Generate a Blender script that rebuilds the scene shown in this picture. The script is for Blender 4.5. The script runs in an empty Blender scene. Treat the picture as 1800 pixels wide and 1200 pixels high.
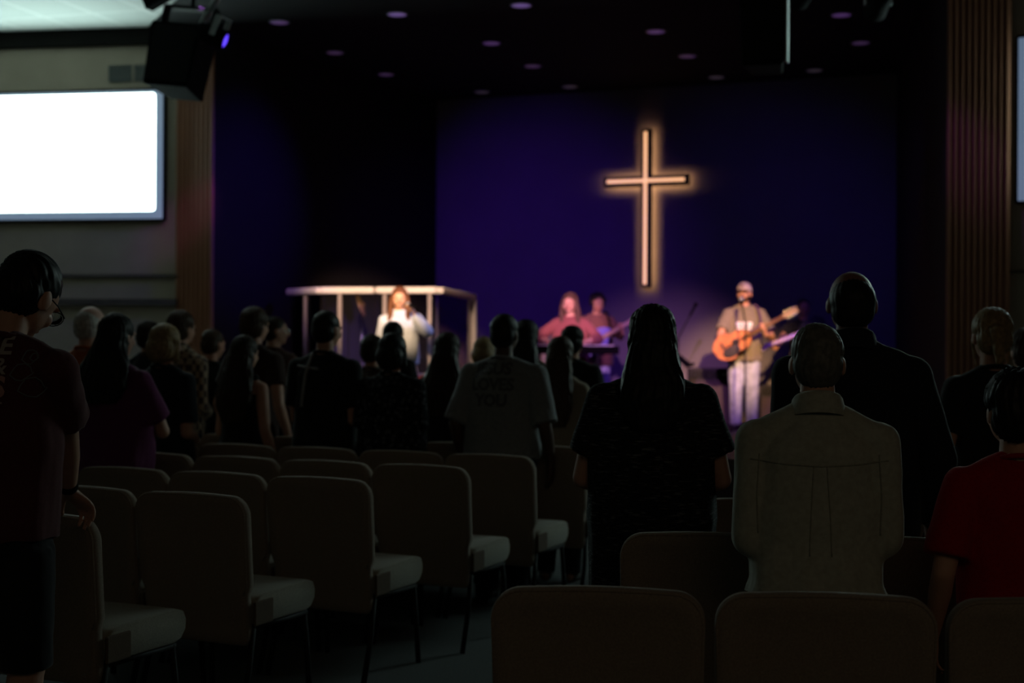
import bpy, bmesh, math, random
import numpy as np
from mathutils import Vector, Matrix, Euler
from mathutils.bvhtree import BVHTree

# ------------------------------------------------------------------ camera, world, lights, exposure
S = bpy.context.scene
C = S.collection
EYE = 1.49
F = 2500.0                       # focal length in pixels of the 1800 px wide frame (50 mm lens)

cam_d = bpy.data.cameras.new('camera')
cam = bpy.data.objects.new('camera', cam_d)
C.objects.link(cam)
cam_d.sensor_width = 36.0
cam_d.lens = 50.0
cam.location = (0, 0, EYE)
cam.rotation_euler = (math.radians(90), math.radians(-0.3), 0)
cam_d.clip_start = 0.05
cam_d.dof.use_dof = True
cam_d.dof.focus_distance = 4.3
cam_d.dof.aperture_fstop = 2.6
S.camera = cam
S.view_settings.view_transform = 'Standard'
S.view_settings.look = 'None'
S.view_settings.exposure = 0.0
S.view_settings.gamma = 1.0
S.view_settings.use_curve_mapping = False
S.cycles.use_denoising = True
S.cycles.max_bounces = 6
S.cycles.sample_clamp_indirect = 3.0

w = bpy.data.worlds.new('world'); S.world = w; w.use_nodes = True
w.node_tree.nodes['Background'].inputs[0].default_value = (0.6, 0.8, 1.0, 1)
w.node_tree.nodes['Background'].inputs[1].default_value = 0.0


def aim(o, target):
    d = Vector(target) - o.location
    o.rotation_euler = d.to_track_quat('-Z', 'Y').to_euler()


def area(name, loc, target, sx, sy, power, col):
    l = bpy.data.lights.new(name, 'AREA'); l.shape = 'RECTANGLE'; l.size = sx; l.size_y = sy
    l.energy = power; l.color = col; l.spread = math.radians(110)
    o = bpy.data.objects.new(name, l); C.objects.link(o); o.location = loc; aim(o, target)
    return o


def spot(name, loc, target, deg, power, col, blend=0.5, rad=0.08):
    l = bpy.data.lights.new(name, 'SPOT'); l.spot_size = math.radians(deg); l.spot_blend = blend
    l.energy = power; l.color = col; l.shadow_soft_size = rad
    o = bpy.data.objects.new(name, l); C.objects.link(o); o.location = loc; aim(o, target)
    return o


# dim rear house light, then unseen fill panels added over the audience
area('house_light_rear', (2.0, -2.5, 4.6), (1.4, 4.5, 0.8), 5, 2.0, 6.5, (1.0, 0.76, 0.50))
area('audience_fill_left', (-2.6, 10.6, 4.9), (-0.4, 6.2, 0.5), 3, 3, 10, (0.82, 1.0, 0.93))
area('audience_fill_right', (3.4, 10.6, 4.9), (1.6, 6.0, 0.5), 2.5, 2.5, 7, (0.75, 1.0, 0.98))
# stage lights: warm front spots, blue wash
WARM = (1.0, 0.56, 0.27)
spot('front_spot_leader', (2.7, 9.0, 4.7), (2.87, 17.5, 1.55), 11.5, 7600, WARM, 1.0)
spot('front_spot_singer', (-2.2, 8.5, 4.9), (-1.25, 15.5, 1.75), 6.0, 3600, (1.0, 0.62, 0.32))
spot('front_spot_shield', (-1.2, 8.5, 4.9), (-1.5, 16.6, 2.1), 14, 5200, (1.0, 0.62, 0.42), 0.7)
spot('front_spot_keys', (0.2, 9.0, 4.9), (0.72, 18.0, 1.85), 6.5, 6500, (1.0, 0.46, 0.48))
spot('front_spot_band', (0.8, 9.0, 4.9), (1.95, 19.3, 0.7), 19, 2700, (0.80, 0.33, 0.86), 1.0)
spot('blue_wash_left', (-2.75, 13.0, 4.25), (0.25, 20.4, 2.5), 40, 560, (0.14, 0.02, 1.0), 1.0)
spot('blue_wash_right', (3.3, 13.2, 4.6), (3.2, 19.4, 2.0), 60, 110, (0.10, 0.03, 1.0), 1.0)
spot('blue_side_stage', (4.3, 15.6, 3.8), (2.2, 18.0, 0.9), 50, 150, (0.20, 0.06, 1.0), 0.8)
spot('blue_side_singer', (0.9, 14.2, 4.4), (-1.2, 15.6, 1.4), 24, 260, (0.45, 0.45, 1.0), 0.9)
spot('purple_drum_fill', (-1.35, 16.7, 1.95), (-2.0, 18.9, 0.9), 60, 420, (0.36, 0.18, 1.0), 1.0)  # unseen fill added for the purple haze inside the shield
spot('violet_side_shield', (-2.9, 13.2, 4.6), (-2.4, 16.6, 2.0), 16, 260, (0.62, 0.22, 1.0), 0.8)
spot('magenta_pillar', (-1.6, 14.2, 4.6), (-3.52, 15.97, 3.0), 13, 70, (0.75, 0.14, 0.90), 1.0)
spot('magenta_pillar_right', (2.2, 12.2, 4.7), (4.08, 13.0, 3.2), 22, 24, (0.55, 0.12, 1.0), 1.0)
spot('blue_side_wall', (1.4, 14.4, 4.7), (-3.15, 16.6, 3.0), 34, 420, (0.12, 0.03, 1.0), 1.0)

# ------------------------------------------------------------------ helpers
R = math.radians


def W(px, py, d):
    """pixel of the photograph at depth d -> place in the room"""
    return Vector(((px - 900) / F * d, d, EYE + (600 - py) / F * d))


def nmat(name, col, rough=0.8, metal=0.0, spec=0.3, noise=0.0, nscale=40.0, sheen=0.0, bump=0.0):
    m = bpy.data.materials.new(name); m.use_nodes = True
    nt = m.node_tree; b = nt.nodes['Principled BSDF']
    b.inputs['Roughness'].default_value = rough
    b.inputs['Metallic'].default_value = metal
    b.inputs['Specular IOR Level'].default_value = spec
    if sheen:
        b.inputs['Sheen Weight'].default_value = sheen
        b.inputs['Sheen Roughness'].default_value = 0.4
    b.inputs['Base Color'].default_value = (*col, 1)
    if noise or bump:
        tc = nt.nodes.new('ShaderNodeTexCoord')
        n = nt.nodes.new('ShaderNodeTexNoise'); n.inputs['Scale'].default_value = nscale
        n.inputs['Detail'].default_value = 4
        nt.links.new(tc.outputs['Object'], n.inputs['Vector'])
        if noise:
            r = nt.nodes.new('ShaderNodeValToRGB')
            r.color_ramp.elements[0].position = 0.3; r.color_ramp.elements[1].position = 0.7
            r.color_ramp.elements[0].color = (*[c * (1 - noise) for c in col], 1)
            r.color_ramp.elements[1].color = (*[min(1, c * (1 + noise)) for c in col], 1)
            nt.links.new(n.outputs['Fac'], r.inputs['Fac'])
            nt.links.new(r.outputs['Color'], b.inputs['Base Color'])
        if bump:
            bp = nt.nodes.new('ShaderNodeBump'); bp.inputs['Strength'].default_value = bump
            bp.inputs['Distance'].default_value = 0.003
            nt.links.new(n.outputs['Fac'], bp.inputs['Height'])
            nt.links.new(bp.outputs['Normal'], b.inputs['Normal'])
    return m


def emat(name, col, strength, base=(0.8, 0.8, 0.8)):
    m = bpy.data.materials.new(name); m.use_nodes = True
    b = m.node_tree.nodes['Principled BSDF']
    b.inputs['Base Color'].default_value = (*base, 1)
    b.inputs['Emission Color'].default_value = (*col, 1)
    b.inputs['Emission Strength'].default_value = strength
    return m


class Geo:
    """collects closed shapes; build() links them as ONE mesh object"""
    def __init__(self):
        self.v = []; self.f = []; self.n = 0

    def add(self, v, f):
        v = np.asarray(v, float).reshape(-1, 3)
        self.v.append(v)
        self.f.extend([tuple(i + self.n for i in q) for q in f])
        self.n += len(v)
        return self

    def ring_loft(self, rings, cap=True, closed=True):
        """rings: list of (n,3) arrays"""
        n = len(rings[0]); m = len(rings)
        v = np.concatenate([np.asarray(r, float) for r in rings])
        f = []
        for i in range(m - 1):
            for j in range(n if closed else n - 1):
                k = (j + 1) % n
                f.append((i * n + j, i * n + k, (i + 1) * n + k, (i + 1) * n + j))
        if cap:
            f.append(tuple(range(n))[::-1])
            f.append(tuple((m - 1) * n + j for j in range(n)))
        return self.add(v, f)

    def box(self, lo, hi, mat=None):
        x0, y0, z0 = lo; x1, y1, z1 = hi
        v = [Vector(p) for p in ((x0, y0, z0), (x1, y0, z0), (x1, y1, z0), (x0, y1, z0), (x0, y0, z1), (x1, y0, z1), (x1, y1, z1), (x0, y1, z1))]
        if mat is not None:
            v = [mat @ p for p in v]
        return self.add([tuple(p) for p in v], [(3, 2, 1, 0), (4, 5, 6, 7), (0, 1, 5, 4), (1, 2, 6, 5), (2, 3, 7, 6), (3, 0, 4, 7)])

    def ell(self, c, r, rot=None, nu=16, nv=10):
        t = np.linspace(0, math.pi, nv + 1)[1:-1]
        u = np.arange(nu) / nu * 2 * math.pi
        pts = [(0, 0, 1)]
        for a in t:
            for b in u:
                pts.append((math.sin(a) * math.cos(b), math.sin(a) * math.sin(b), math.cos(a)))
        pts.append((0, 0, -1))
        p = np.array(pts) * np.array(r)
        if rot is not None:
            p = p @ np.array(rot.to_3x3()).T
        p = p + np.array(c)
        f = []
        for j in range(nu):
            f.append((0, 1 + j, 1 + (j + 1) % nu))
        for i in range(nv - 2):
            for j in range(nu):
                a = 1 + i * nu; b = a + nu; k = (j + 1) % nu
                f.append((a + j, b + j, b + k, a + k))
        a = 1 + (nv - 2) * nu; e = len(pts) - 1
        for j in range(nu):
            f.append((a + j, e, a + (j + 1) % nu))
        return self.add(p, f)

    def cap(self, p0, r0, p1, r1, seg=12, flat=1.0, fdir=None, rounded=True):
        """tapered capsule; flat squeezes it along fdir"""
        p0 = np.array(p0, float); p1 = np.array(p1, float)
        d = p1 - p0; L = np.linalg.norm(d); d = d / max(L, 1e-6)
        a = np.array((0, 0, 1.0)) if abs(d[2]) < 0.9 else np.array((0, 1.0, 0))
        if fdir is not None:
            a = np.array(fdir, float)
        u = a - d * a.dot(d); u /= np.linalg.norm(u)
        v = np.cross(d, u)
        an = np.arange(seg) / seg * 2 * math.pi
        rings = []
        cs = [(p0, r0, d, k) for k in ((-0.97, 0.25), (-0.7, 0.71), (-0.35, 0.94))] if rounded else []
        for (p, r, dd, (o, s)) in cs:
            rings.append(p + d * o * r + (np.outer(np.cos(an), u) * flat + np.outer(np.sin(an), v)) * r * s)
        rings.append(p0 + (np.outer(np.cos(an), u) * flat + np.outer(np.sin(an), v)) * r0)
        rings.append(p1 + (np.outer(np.cos(an), u) * flat + np.outer(np.sin(an), v)) * r1)
        if rounded:
            for (o, s) in ((0.35, 0.94), (0.7, 0.71), (0.97, 0.25)):
                rings.append(p1 + d * o * r1 + (np.outer(np.cos(an), u) * flat + np.outer(np.sin(an), v)) * r1 * s)
        return self.ring_loft(rings)

    def tube(self, pts, r, seg=8, rounded=False):
        """polyline tube with constant or per-point radius"""
        pts = [np.array(p, float) for p in pts]
        rr = [r] * len(pts) if not hasattr(r, '__len__') else r
        rings = []; u = None
        an = np.arange(seg) / seg * 2 * math.pi
        for i, p in enumerate(pts):
            a = pts[max(i - 1, 0)]; b = pts[min(i + 1, len(pts) - 1)]
            d = b - a; d /= max(np.linalg.norm(d), 1e-9)
            if u is None:
                q = np.array((0, 0, 1.0)) if abs(d[2]) < 0.9 else np.array((1.0, 0, 0))
                u = q - d * q.dot(d)
            else:
                u = u - d * u.dot(d)
            u /= np.linalg.norm(u); v = np.cross(d, u)
            rings.append(p + (np.outer(np.cos(an), u) + np.outer(np.sin(an), v)) * rr[i])
        return self.ring_loft(rings)

    def ellring(self, c, rx, ry, n=28, p=2.3):
        a = np.arange(n) / n * 2 * math.pi
        x = np.sign(np.cos(a)) * np.abs(np.cos(a)) ** (2 / p) * rx
        y = np.sign(np.sin(a)) * np.abs(np.sin(a)) ** (2 / p) * ry
        return np.stack([x + c[0], y + c[1], np.full(n, c[2])], 1)

    def mesh(self, name):
        me = bpy.data.meshes.new(name)
        v = np.concatenate(self.v)
        me.from_pydata([tuple(p) for p in v], [], self.f)
        me.update()
        return me

    def build(self, name, mat, parent=None, smooth=False, bevel=0.0, mod=None):
        me = self.mesh(name)
        bm = bmesh.new(); bm.from_mesh(me)
        bmesh.ops.recalc_face_normals(bm, faces=bm.faces)
        bm.to_mesh(me); bm.free()
        o = link(name, me, mat, parent)
        if smooth:
            me.shade_smooth()
        if bevel:
            md = o.modifiers.new('bevel', 'BEVEL'); md.width = bevel; md.segments = 2; md.limit_method = 'ANGLE'
        return o


def link(name, me, mat, parent=None):
    o = bpy.data.objects.new(name, me)
    C.objects.link(o)
    if mat is not None:
        me.materials.clear(); me.materials.append(mat)
    if parent is not None:
        o.parent = parent
    return o


def empty(name, loc, rz=0.0):
    o = bpy.data.objects.new(name, None); C.objects.link(o)
    o.empty_display_size = 0.1
    o.location = loc; o.rotation_euler = (0, 0, rz)
    return o


def tag(o, label=None, cat=None, group=None, kind=None):
    if label: o['label'] = label
    if cat: o['category'] = cat
    if group: o['group'] = group
    if kind: o['kind'] = kind
    return o


def remeshed(geo, voxel, smooth=3, name='m'):
    """one continuous surface grown around the collected shapes"""
    me = geo.mesh('tmp_' + name)
    o = bpy.data.objects.new('tmp_' + name, me); C.objects.link(o)
    md = o.modifiers.new('r', 'REMESH'); md.mode = 'VOXEL'; md.voxel_size = voxel; md.adaptivity = 0
    if smooth:
        ms = o.modifiers.new('s', 'SMOOTH'); ms.factor = 0.5; ms.iterations = smooth
    dg = bpy.context.evaluated_depsgraph_get()
    out = bpy.data.meshes.new_from_object(o.evaluated_get(dg))
    out.name = name
    bpy.data.objects.remove(o); bpy.data.meshes.remove(me)
    out.shade_smooth()
    return out


def displace(me, fn):
    """fn(coords, normals) -> offset along the normal"""
    n = len(me.vertices)
    co = np.empty(n * 3, np.float32); me.vertices.foreach_get('co', co); co = co.reshape(-1, 3)
    no = np.empty(n * 3, np.float32); me.vertex_normals.foreach_get('vector', no); no = no.reshape(-1, 3)
    d = fn(co, no)
    co = co + no * d[:, None]
    me.vertices.foreach_set('co', co.ravel()); me.update()


def wob(co, seed, scale):
    r = np.random.RandomState(seed)
    out = 0
    for k in range(5):
        d = r.normal(size=3); d /= np.linalg.norm(d)
        fr = scale * (0.7 + 0.9 * r.rand())
        ph = r.rand() * 6.28
        out = out + np.sin((co @ d) * fr + ph + 1.3 * np.sin((co @ r.normal(size=3)) * fr * 0.5 + ph))
    return out / 5


# ------------------------------------------------------------------ materials
def wood_mat(name, c0, c1):
    m = bpy.data.materials.new(name); m.use_nodes = True
    nt = m.node_tree; b = nt.nodes['Principled BSDF']; b.inputs['Roughness'].default_value = 0.55
    tc = nt.nodes.new('ShaderNodeTexCoord'); mp = nt.nodes.new('ShaderNodeMapping')
    mp.inputs['Scale'].default_value = (14, 14, 0.7)
    n = nt.nodes.new('ShaderNodeTexNoise'); n.inputs['Scale'].default_value = 2.0; n.inputs['Detail'].default_value = 6
    r = nt.nodes.new('ShaderNodeValToRGB')
    r.color_ramp.elements[0].color = (*c0, 1); r.color_ramp.elements[1].color = (*c1, 1)
    nt.links.new(tc.outputs['Object'], mp.inputs[0]); nt.links.new(mp.outputs[0], n.inputs['Vector'])
    nt.links.new(n.outputs['Fac'], r.inputs[0]); nt.links.new(r.outputs[0], b.inputs['Base Color'])
    return m


M = {}
M['plaster'] = nmat('plaster', (0.37, 0.31, 0.24), 0.9, noise=0.06, nscale=3)
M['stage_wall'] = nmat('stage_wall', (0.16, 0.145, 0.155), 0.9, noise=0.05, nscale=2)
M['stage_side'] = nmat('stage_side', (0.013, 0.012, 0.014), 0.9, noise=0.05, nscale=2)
M['black_ceiling'] = nmat('black_ceiling', (0.011, 0.011, 0.0125), 0.9, noise=0.1, nscale=6)
M['dark_trim'] = nmat('dark_trim', (0.012, 0.011, 0.010), 0.8, spec=0.1, noise=0.1, nscale=8)
M['reveal_shade'] = nmat('reveal_shade', (0.10, 0.085, 0.07), 0.8, noise=0.1, nscale=8)
M['carpet'] = nmat('carpet', (0.085, 0.092, 0.092), 0.97, noise=0.35, nscale=160, bump=0.4)
M['stage_floor'] = nmat('stage_floor', (0.06, 0.04, 0.04), 0.6, noise=0.2, nscale=20)
M['wood'] = wood_mat('pillar_wood', (0.20, 0.072, 0.034), (0.38, 0.155, 0.080))
M['black'] = nmat('matte_black', (0.004, 0.004, 0.0045), 0.8, spec=0.08, noise=0.1, nscale=20)
M['black_metal'] = nmat('black_metal', (0.013, 0.013, 0.013), 0.7, spec=0.15, noise=0.1, nscale=30)
M['grey_metal'] = nmat('grey_metal', (0.45, 0.50, 0.50), 0.45, metal=0.5, noise=0.05, nscale=20)
M['chrome'] = nmat('chrome', (0.8, 0.8, 0.8), 0.15, metal=1.0, noise=0.02, nscale=20)
M['chair_fabric'] = nmat('chair_fabric', (0.20, 0.155, 0.118), 0.95, noise=0.18, nscale=220, sheen=0.15, bump=0.25)
M['chair_seat'] = nmat('chair_seat_fabric', (0.235, 0.215, 0.175), 0.95, noise=0.18, nscale=220, sheen=0.15, bump=0.25)
M['chair_side'] = nmat('chair_side_dark', (0.10, 0.07, 0.05), 0.95, noise=0.18, nscale=220, bump=0.2)
M['white_paint'] = nmat('white_paint', (0.80, 0.78, 0.75), 0.5, noise=0.03, nscale=6)

m = bpy.data.materials.new('ceiling_tiles'); m.use_nodes = True
nt = m.node_tree; b = nt.nodes['Principled BSDF']; b.inputs['Roughness'].default_value = 0.9
tc = nt.nodes.new('ShaderNodeTexCoord'); mp = nt.nodes.new('ShaderNodeMapping'); mp.inputs['Rotation'].default_value = (0, 0, R(16))
br = nt.nodes.new('ShaderNodeTexBrick'); br.offset = 0
br.inputs['Color1'].default_value = (0.68, 0.70, 0.68, 1); br.inputs['Color2'].default_value = (0.65, 0.68, 0.66, 1)
br.inputs['Mortar'].default_value = (0.78, 0.80, 0.78, 1); br.inputs['Scale'].default_value = 1.0
br.inputs['Mortar Size'].default_value = 0.028; br.inputs['Brick Width'].default_value = 0.62; br.inputs['Row Height'].default_value = 1.24
nt.links.new(tc.outputs['Object'], mp.inputs[0]); nt.links.new(mp.outputs[0], br.inputs['Vector']); nt.links.new(br.outputs[0], b.inputs['Base Color'])
M['tiles'] = m

m = bpy.data.materials.new('clear_acrylic'); m.use_nodes = True
nt = m.node_tree; nt.nodes.remove(nt.nodes['Principled BSDF'])
tr = nt.nodes.new('ShaderNodeBsdfTransparent'); tr.inputs[0].default_value = (0.93, 0.95, 0.95, 1)
gl = nt.nodes.new('ShaderNodeBsdfGlossy'); gl.inputs['Roughness'].default_value = 0.06
fr = nt.nodes.new('ShaderNodeFresnel'); fr.inputs[0].default_value = 1.45
mx = nt.nodes.new('ShaderNodeMixShader')
nt.links.new(fr.outputs[0], mx.inputs[0]); nt.links.new(tr.outputs[0], mx.inputs[1]); nt.links.new(gl.outputs[0], mx.inputs[2])
nt.links.new(mx.outputs[0], nt.nodes['Material Output'].inputs[0])
M['acrylic'] = m

M['screen_picture'] = emat('screen_picture', (0.72, 1.0, 0.94), 8.5)
M['screen_spill'] = emat('screen_spill', (0.42, 0.62, 0.95), 0.22, (0.5, 0.5, 0.52))  # projector spill on the unlit screen margin, put in as faint emission
M['cross_led'] = emat('cross_led', (1.0, 0.50, 0.22), 1.15)
M['cross_back_led'] = emat('cross_back_led', (1.0, 0.52, 0.22), 12.5)
M['violet_lens'] = emat('violet_lens', (0.10, 0.03, 1.0), 1.3)

# ------------------------------------------------------------------ the room
HC = 5.04                                         # ceiling height
BL, BR = Vector((-1.13, 21.0)), Vector((5.05, 18.72))        # back wall of the stage
PL, PR = Vector((-3.36, 16.0)), Vector((3.98, 13.05))        # inner edges of the proscenium
ux = (BR - BL).normalized()
up = (PR - PL).normalized()


def slab(name, pts, z0, z1, mat, kind='structure'):
    g = Geo()
    n = len(pts)
    v = [(p[0], p[1], z0) for p in pts] + [(p[0], p[1], z1) for p in pts]
    f = [tuple(range(n))[::-1], tuple(range(n, 2 * n))] + [(i, (i + 1) % n, n + (i + 1) % n, n + i) for i in range(n)]
    g.add(v, f)
    o = g.build(name, mat)
    o['kind'] = kind
    return o


def wall(name, a, b, z0, z1, th, mat):
    """upright slab from a to b (plan), its visible face on the line a-b, thickness th to the left of a->b"""
    a = Vector(a); b = Vector(b); d = (b - a).normalized(); n = Vector((-d.y, d.x)) * th
    return slab(name, [a, b, b + n, a + n], z0, z1, mat)


slab('floor', [(-14, -5), (10, -5), (10, 23), (-14, 23)], -0.1, 0.0, M['carpet'])
wall('wall_stage_back', BL, BR, 0.0, HC, 0.15, M['stage_wall'])
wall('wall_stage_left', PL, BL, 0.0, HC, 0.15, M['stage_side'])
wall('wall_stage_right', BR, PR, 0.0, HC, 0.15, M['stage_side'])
dl = Vector((-math.cos(R(9)), math.sin(R(9))))
WL0 = Vector((-3.80, 16.17)); WL1 = WL0 + dl * 9
wall('wall_left', WL1, WL0, 0.0, HC, 0.2, M['plaster'])
dr = Vector((math.cos(R(33)), -math.sin(R(33))))
WR0 = PR + up * 0.52 + Vector((0.03, 0.08)); WR1 = WR0 + dr * 7
wall('wall_right', WR0, WR1, 0.0, HC, 0.2, M['plaster'])
wall('wall_side', (-12.5, -4.5), WL1, 0.0, HC, 0.2, M['plaster'])
wall('wall_rear', (9.6, -4.6), (-12.5, -4.6), 0.0, HC, 0.2, M['plaster'])
wall('wall_side_right', WR1, (9.6, -4.6), 0.0, HC, 0.2, M['plaster'])
E0 = Vector((-4.19, 16.3)); ed = Vector((0.7, -1.5)).normalized()
E1 = E0 + ed * 3.2
slab('ceiling', [WL1 + Vector((-0.1, 0.2)), (-12.6, -4.8), (-0.8, -4.8), E1, E0 + Vector((0, 0.0)), WL0 + Vector((-0.6, 0.3))], HC, HC + 0.1, M['tiles'])
slab('ceiling_stage', [E0 + Vector((-0.3, 0.55)), E1, (-0.8, -4.8), (10, -4.8), (10, 23), (-4, 23)], HC, HC + 0.1, M['black_ceiling'])


def along(a, d, s, off):
    """point s metres along d from a, off metres in front of the face"""
    n = Vector((d.y, -d.x)) if (Vector((d.y, -d.x)).y < 0) else Vector((-d.y, d.x))
    return a + d * s + n * off


def wallbar(name, a, d, s0, s1, z0, z1, o0, o1, mat, parent=None, kind=None):
    p = [along(a, d, s0, o0), along(a, d, s1, o0), along(a, d, s1, o1), along(a, d, s0, o1)]
    g = Geo()
    v = [(q.x, q.y, z0) for q in p] + [(q.x, q.y, z1) for q in p]
    g.add(v, [(3, 2, 1, 0), (4, 5, 6, 7), (0, 1, 5, 4), (1, 2, 6, 5), (2, 3, 7, 6), (3, 0, 4, 7)])
    o = g.build(name, mat, parent)
    if kind: o['kind'] = kind
    return o


wallbar('trim_1', WL0, dl, 0, 8.8, 4.85, HC, 0.0, 0.06, M['dark_trim'], kind='structure')
wallbar('trim_shade_upper', WL0, dl, 0, 8.8, 2.20, 2.235, 0.0, 0.03, M['reveal_shade'], kind='structure')  # this strip and the next paint the shadow lines of the wall reveals
wallbar('trim_shade_lower', WL0, dl, 0, 8.8, 1.88, 1.955, 0.0, 0.05, M['reveal_shade'], kind='structure')
wallbar('trim_4', WR0, dr, 0, 6.8, 2.135, 2.16, 0.0, 0.03, M['reveal_shade'], kind='structure')


def pillar(name, a, d, width, z1, nslat, mat):
    """upright boards with grooves between them"""
    g = Geo(); p = width / nslat
    prof = []
    for i in range(nslat):
        s = i * p
        prof += [(s, 0.0), (s + p * 0.12, 0.022), (s + p * 0.5, 0.03), (s + p * 0.88, 0.022)]
    prof += [(width, 0.0), (width, -0.25), (0, -0.25)]
    q = [along(a, d, s, o) for s, o in prof]
    n = len(q)
    g.add([(k.x, k.y, 0) for k in q] + [(k.x, k.y, z1) for k in q],
          [tuple(range(n)), tuple(range(n, 2 * n))] + [(i, (i + 1) % n, n + (i + 1) % n, n + i) for i in range(n)])
    o = g.build(name, mat); o['kind'] = 'structure'
    return o


pillar('trim_5', PL - up * 0.50, up, 0.50, HC, 8, M['wood'])
pillar('trim_6', PR + up * 0.0, up, 0.55, HC, 10, M['wood'])

# stage platform
SH = 0.41
fr0 = PL + Vector((up.y, -up.x)) * 0.55; fr1 = PR + Vector((up.y, -up.x)) * 0.55
slab('stage_floor', [fr0 + up * 0.05, fr1 - up * 0.05, PR, BR, BL, PL], 0.0, SH, M['stage_floor'])


# ------------------------------------------------------------------ screens
def rrect(w, h, r, n=6):
    pts = []
    for cx, cz, a0 in ((w - r, h - r, 0), (r, h - r, 90), (r, r, 180), (w - r, r, 270)):
        for k in range(n + 1):
            a = R(a0 + 90 * k / n)
            pts.append((cx + r * math.cos(a), cz + r * math.sin(a)))
    return pts


def screen(a, d, s0, w, z0, h, border, label):
    """wall screen: dark surround, pale border, bright picture with rounded corners"""
    p = along(a, d, s0, 0)
    t = empty('projection_screen', (p.x, p.y, z0))
    tag(t, label, 'screen', 'projection screens')

    def plate(name, u0, u1, v0, v1, o0, o1, mat, r):
        g = Geo()
        out = rrect(u1 - u0, v1 - v0, r)
        q0 = [along(Vector((0, 0)), d, u0 + x, o0) for x, z in out]
        q1 = [along(Vector((0, 0)), d, u0 + x, o1) for x, z in out]
        n = len(out)
        v = [(q0[i].x, q0[i].y, v0 + out[i][1]) for i in range(n)] + [(q1[i].x, q1[i].y, v0 + out[i][1]) for i in range(n)]
        g.add(v, [tuple(range(n)), tuple(range(n, 2 * n))] + [(i, (i + 1) % n, n + (i + 1) % n, n + i) for i in range(n)])
        return g.build(name, mat, t)
    plate('frame', -0.025, w + 0.025, -0.025, h + 0.025, 0.002, 0.05, M['black'], 0.02)
    plate('border', 0, w, 0, h, 0.05, 0.055, M['screen_spill'], 0.01)
    plate('picture', border, w - border, border * 1.0, h - border * 0.35, 0.0555, 0.058, M['screen_picture'], 0.035)
    return t


# left: right edge of picture at px 280, left screen
screen(WL0, dl, 0.17, 2.75, EYE + (600 - 388) / F * 16.2, 1.46, 0.09, 'bright white projection screen on the plaster wall beside the hanging speaker')
screen(WR0, dr, 0.11, 2.7, EYE + (600 - 343) / F * 12.55, 1.47, 0.10, 'projection screen cut off by the frame, beyond the fluted wooden pillar beside the ponytailed woman')

# wall vents
for i, (x0, x1) in enumerate(((192, 232), (240, 277))):
    s0 = (WL0.x - (x1 - 900) / F * 16.35) ; s1 = (WL0.x - (x0 - 900) / F * 16.4)
    g0 = empty('wall_vent', (*along(WL0, dl, s0, 0), 0))
    z0 = EYE + (600 - 148) / F * 16.3; z1 = EYE + (600 - 119) / F * 16.3
    tag(g0, ['square grey wall vent above the screen, the one farther from the hanging speaker', 'square grey wall vent above the screen, half behind the hanging speaker'][i], 'vent', 'wall vents above the screen')
    base = along(WL0, dl, s0, 0)
    fm = Geo(); sl = Geo()
    def wb(g, u0, u1, z0, z1, o0, o1):
        p = [along(Vector((0, 0)), dl, u0, o0), along(Vector((0, 0)), dl, u1, o0), along(Vector((0, 0)), dl, u1, o1), along(Vector((0, 0)), dl, u0, o1)]
        g.add([(q.x, q.y, z0) for q in p] + [(q.x, q.y, z1) for q in p], [(3, 2, 1, 0), (4, 5, 6, 7), (0, 1, 5, 4), (1, 2, 6, 5), (2, 3, 7, 6), (3, 0, 4, 7)])
    wd = s1 - s0
    for q in ((0, wd, z0, z0 + 0.012), (0, wd, z1 - 0.012, z1), (0, 0.012, z0, z1), (wd - 0.012, wd, z0, z1)):
        wb(fm, q[0], q[1], q[2], q[3], 0.0, 0.02)
    vm = nmat('vent_grey', (0.12, 0.13, 0.125), 0.7, noise=0.05)
    fm.build('frame', vm, g0)
    for k in range(9):
        z = z0 + 0.014 + k * (z1 - z0 - 0.03) / 9
        wb(sl, 0.012, wd - 0.012, z, z + 0.012, 0.002, 0.012)
    sl.build('louvres', vm, g0)

# ------------------------------------------------------------------ downlights in the stage ceiling
DL = [(488, 40), (695, 25), (913, 8), (586, 93), (861, 75), (1150, 53), (676, 131), (934, 115), (1206, 96), (1476, 22), (845, 161), (999, 151), (1257, 133), (1510, 71), (1429, 120)]
dl_words = ['first from the hanging speaker in the nearest row', 'second from the hanging speaker in the nearest row', 'third from the hanging speaker, cut by the top edge',
            'first from the hanging speaker in the second row', 'second from the hanging speaker in the second row', 'straight above the lit cross in the second row',
            'first from the hanging speaker in the third row', 'second from the hanging speaker in the third row', 'third in its row, just past the lit cross',
            'fourth of the nearest row, beyond the black hanging box', 'first from the hanging speaker in the row by the back wall', 'second from the hanging speaker in the row by the back wall',
            'in the row by the back wall, past the cross', 'near the fluted pillar, upper one', 'in the row by the back wall, nearest the fluted pillar']
M['lens'] = nmat('frosted_lens', (0.85, 0.85, 0.88), 0.5, noise=0.02)
DLM = [emat('lens_reflection', c_, e_, (0.7, 0.7, 0.75)) for c_, e_ in (((0.52, 0.28, 1.0), 0.17), ((0.50, 0.20, 0.9), 0.085), ((0.55, 0.25, 0.85), 0.045), ((0.8, 0.6, 0.8), 0.02))]  # violet reflections on unlit lenses, put in as graded emission
proto = None
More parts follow.
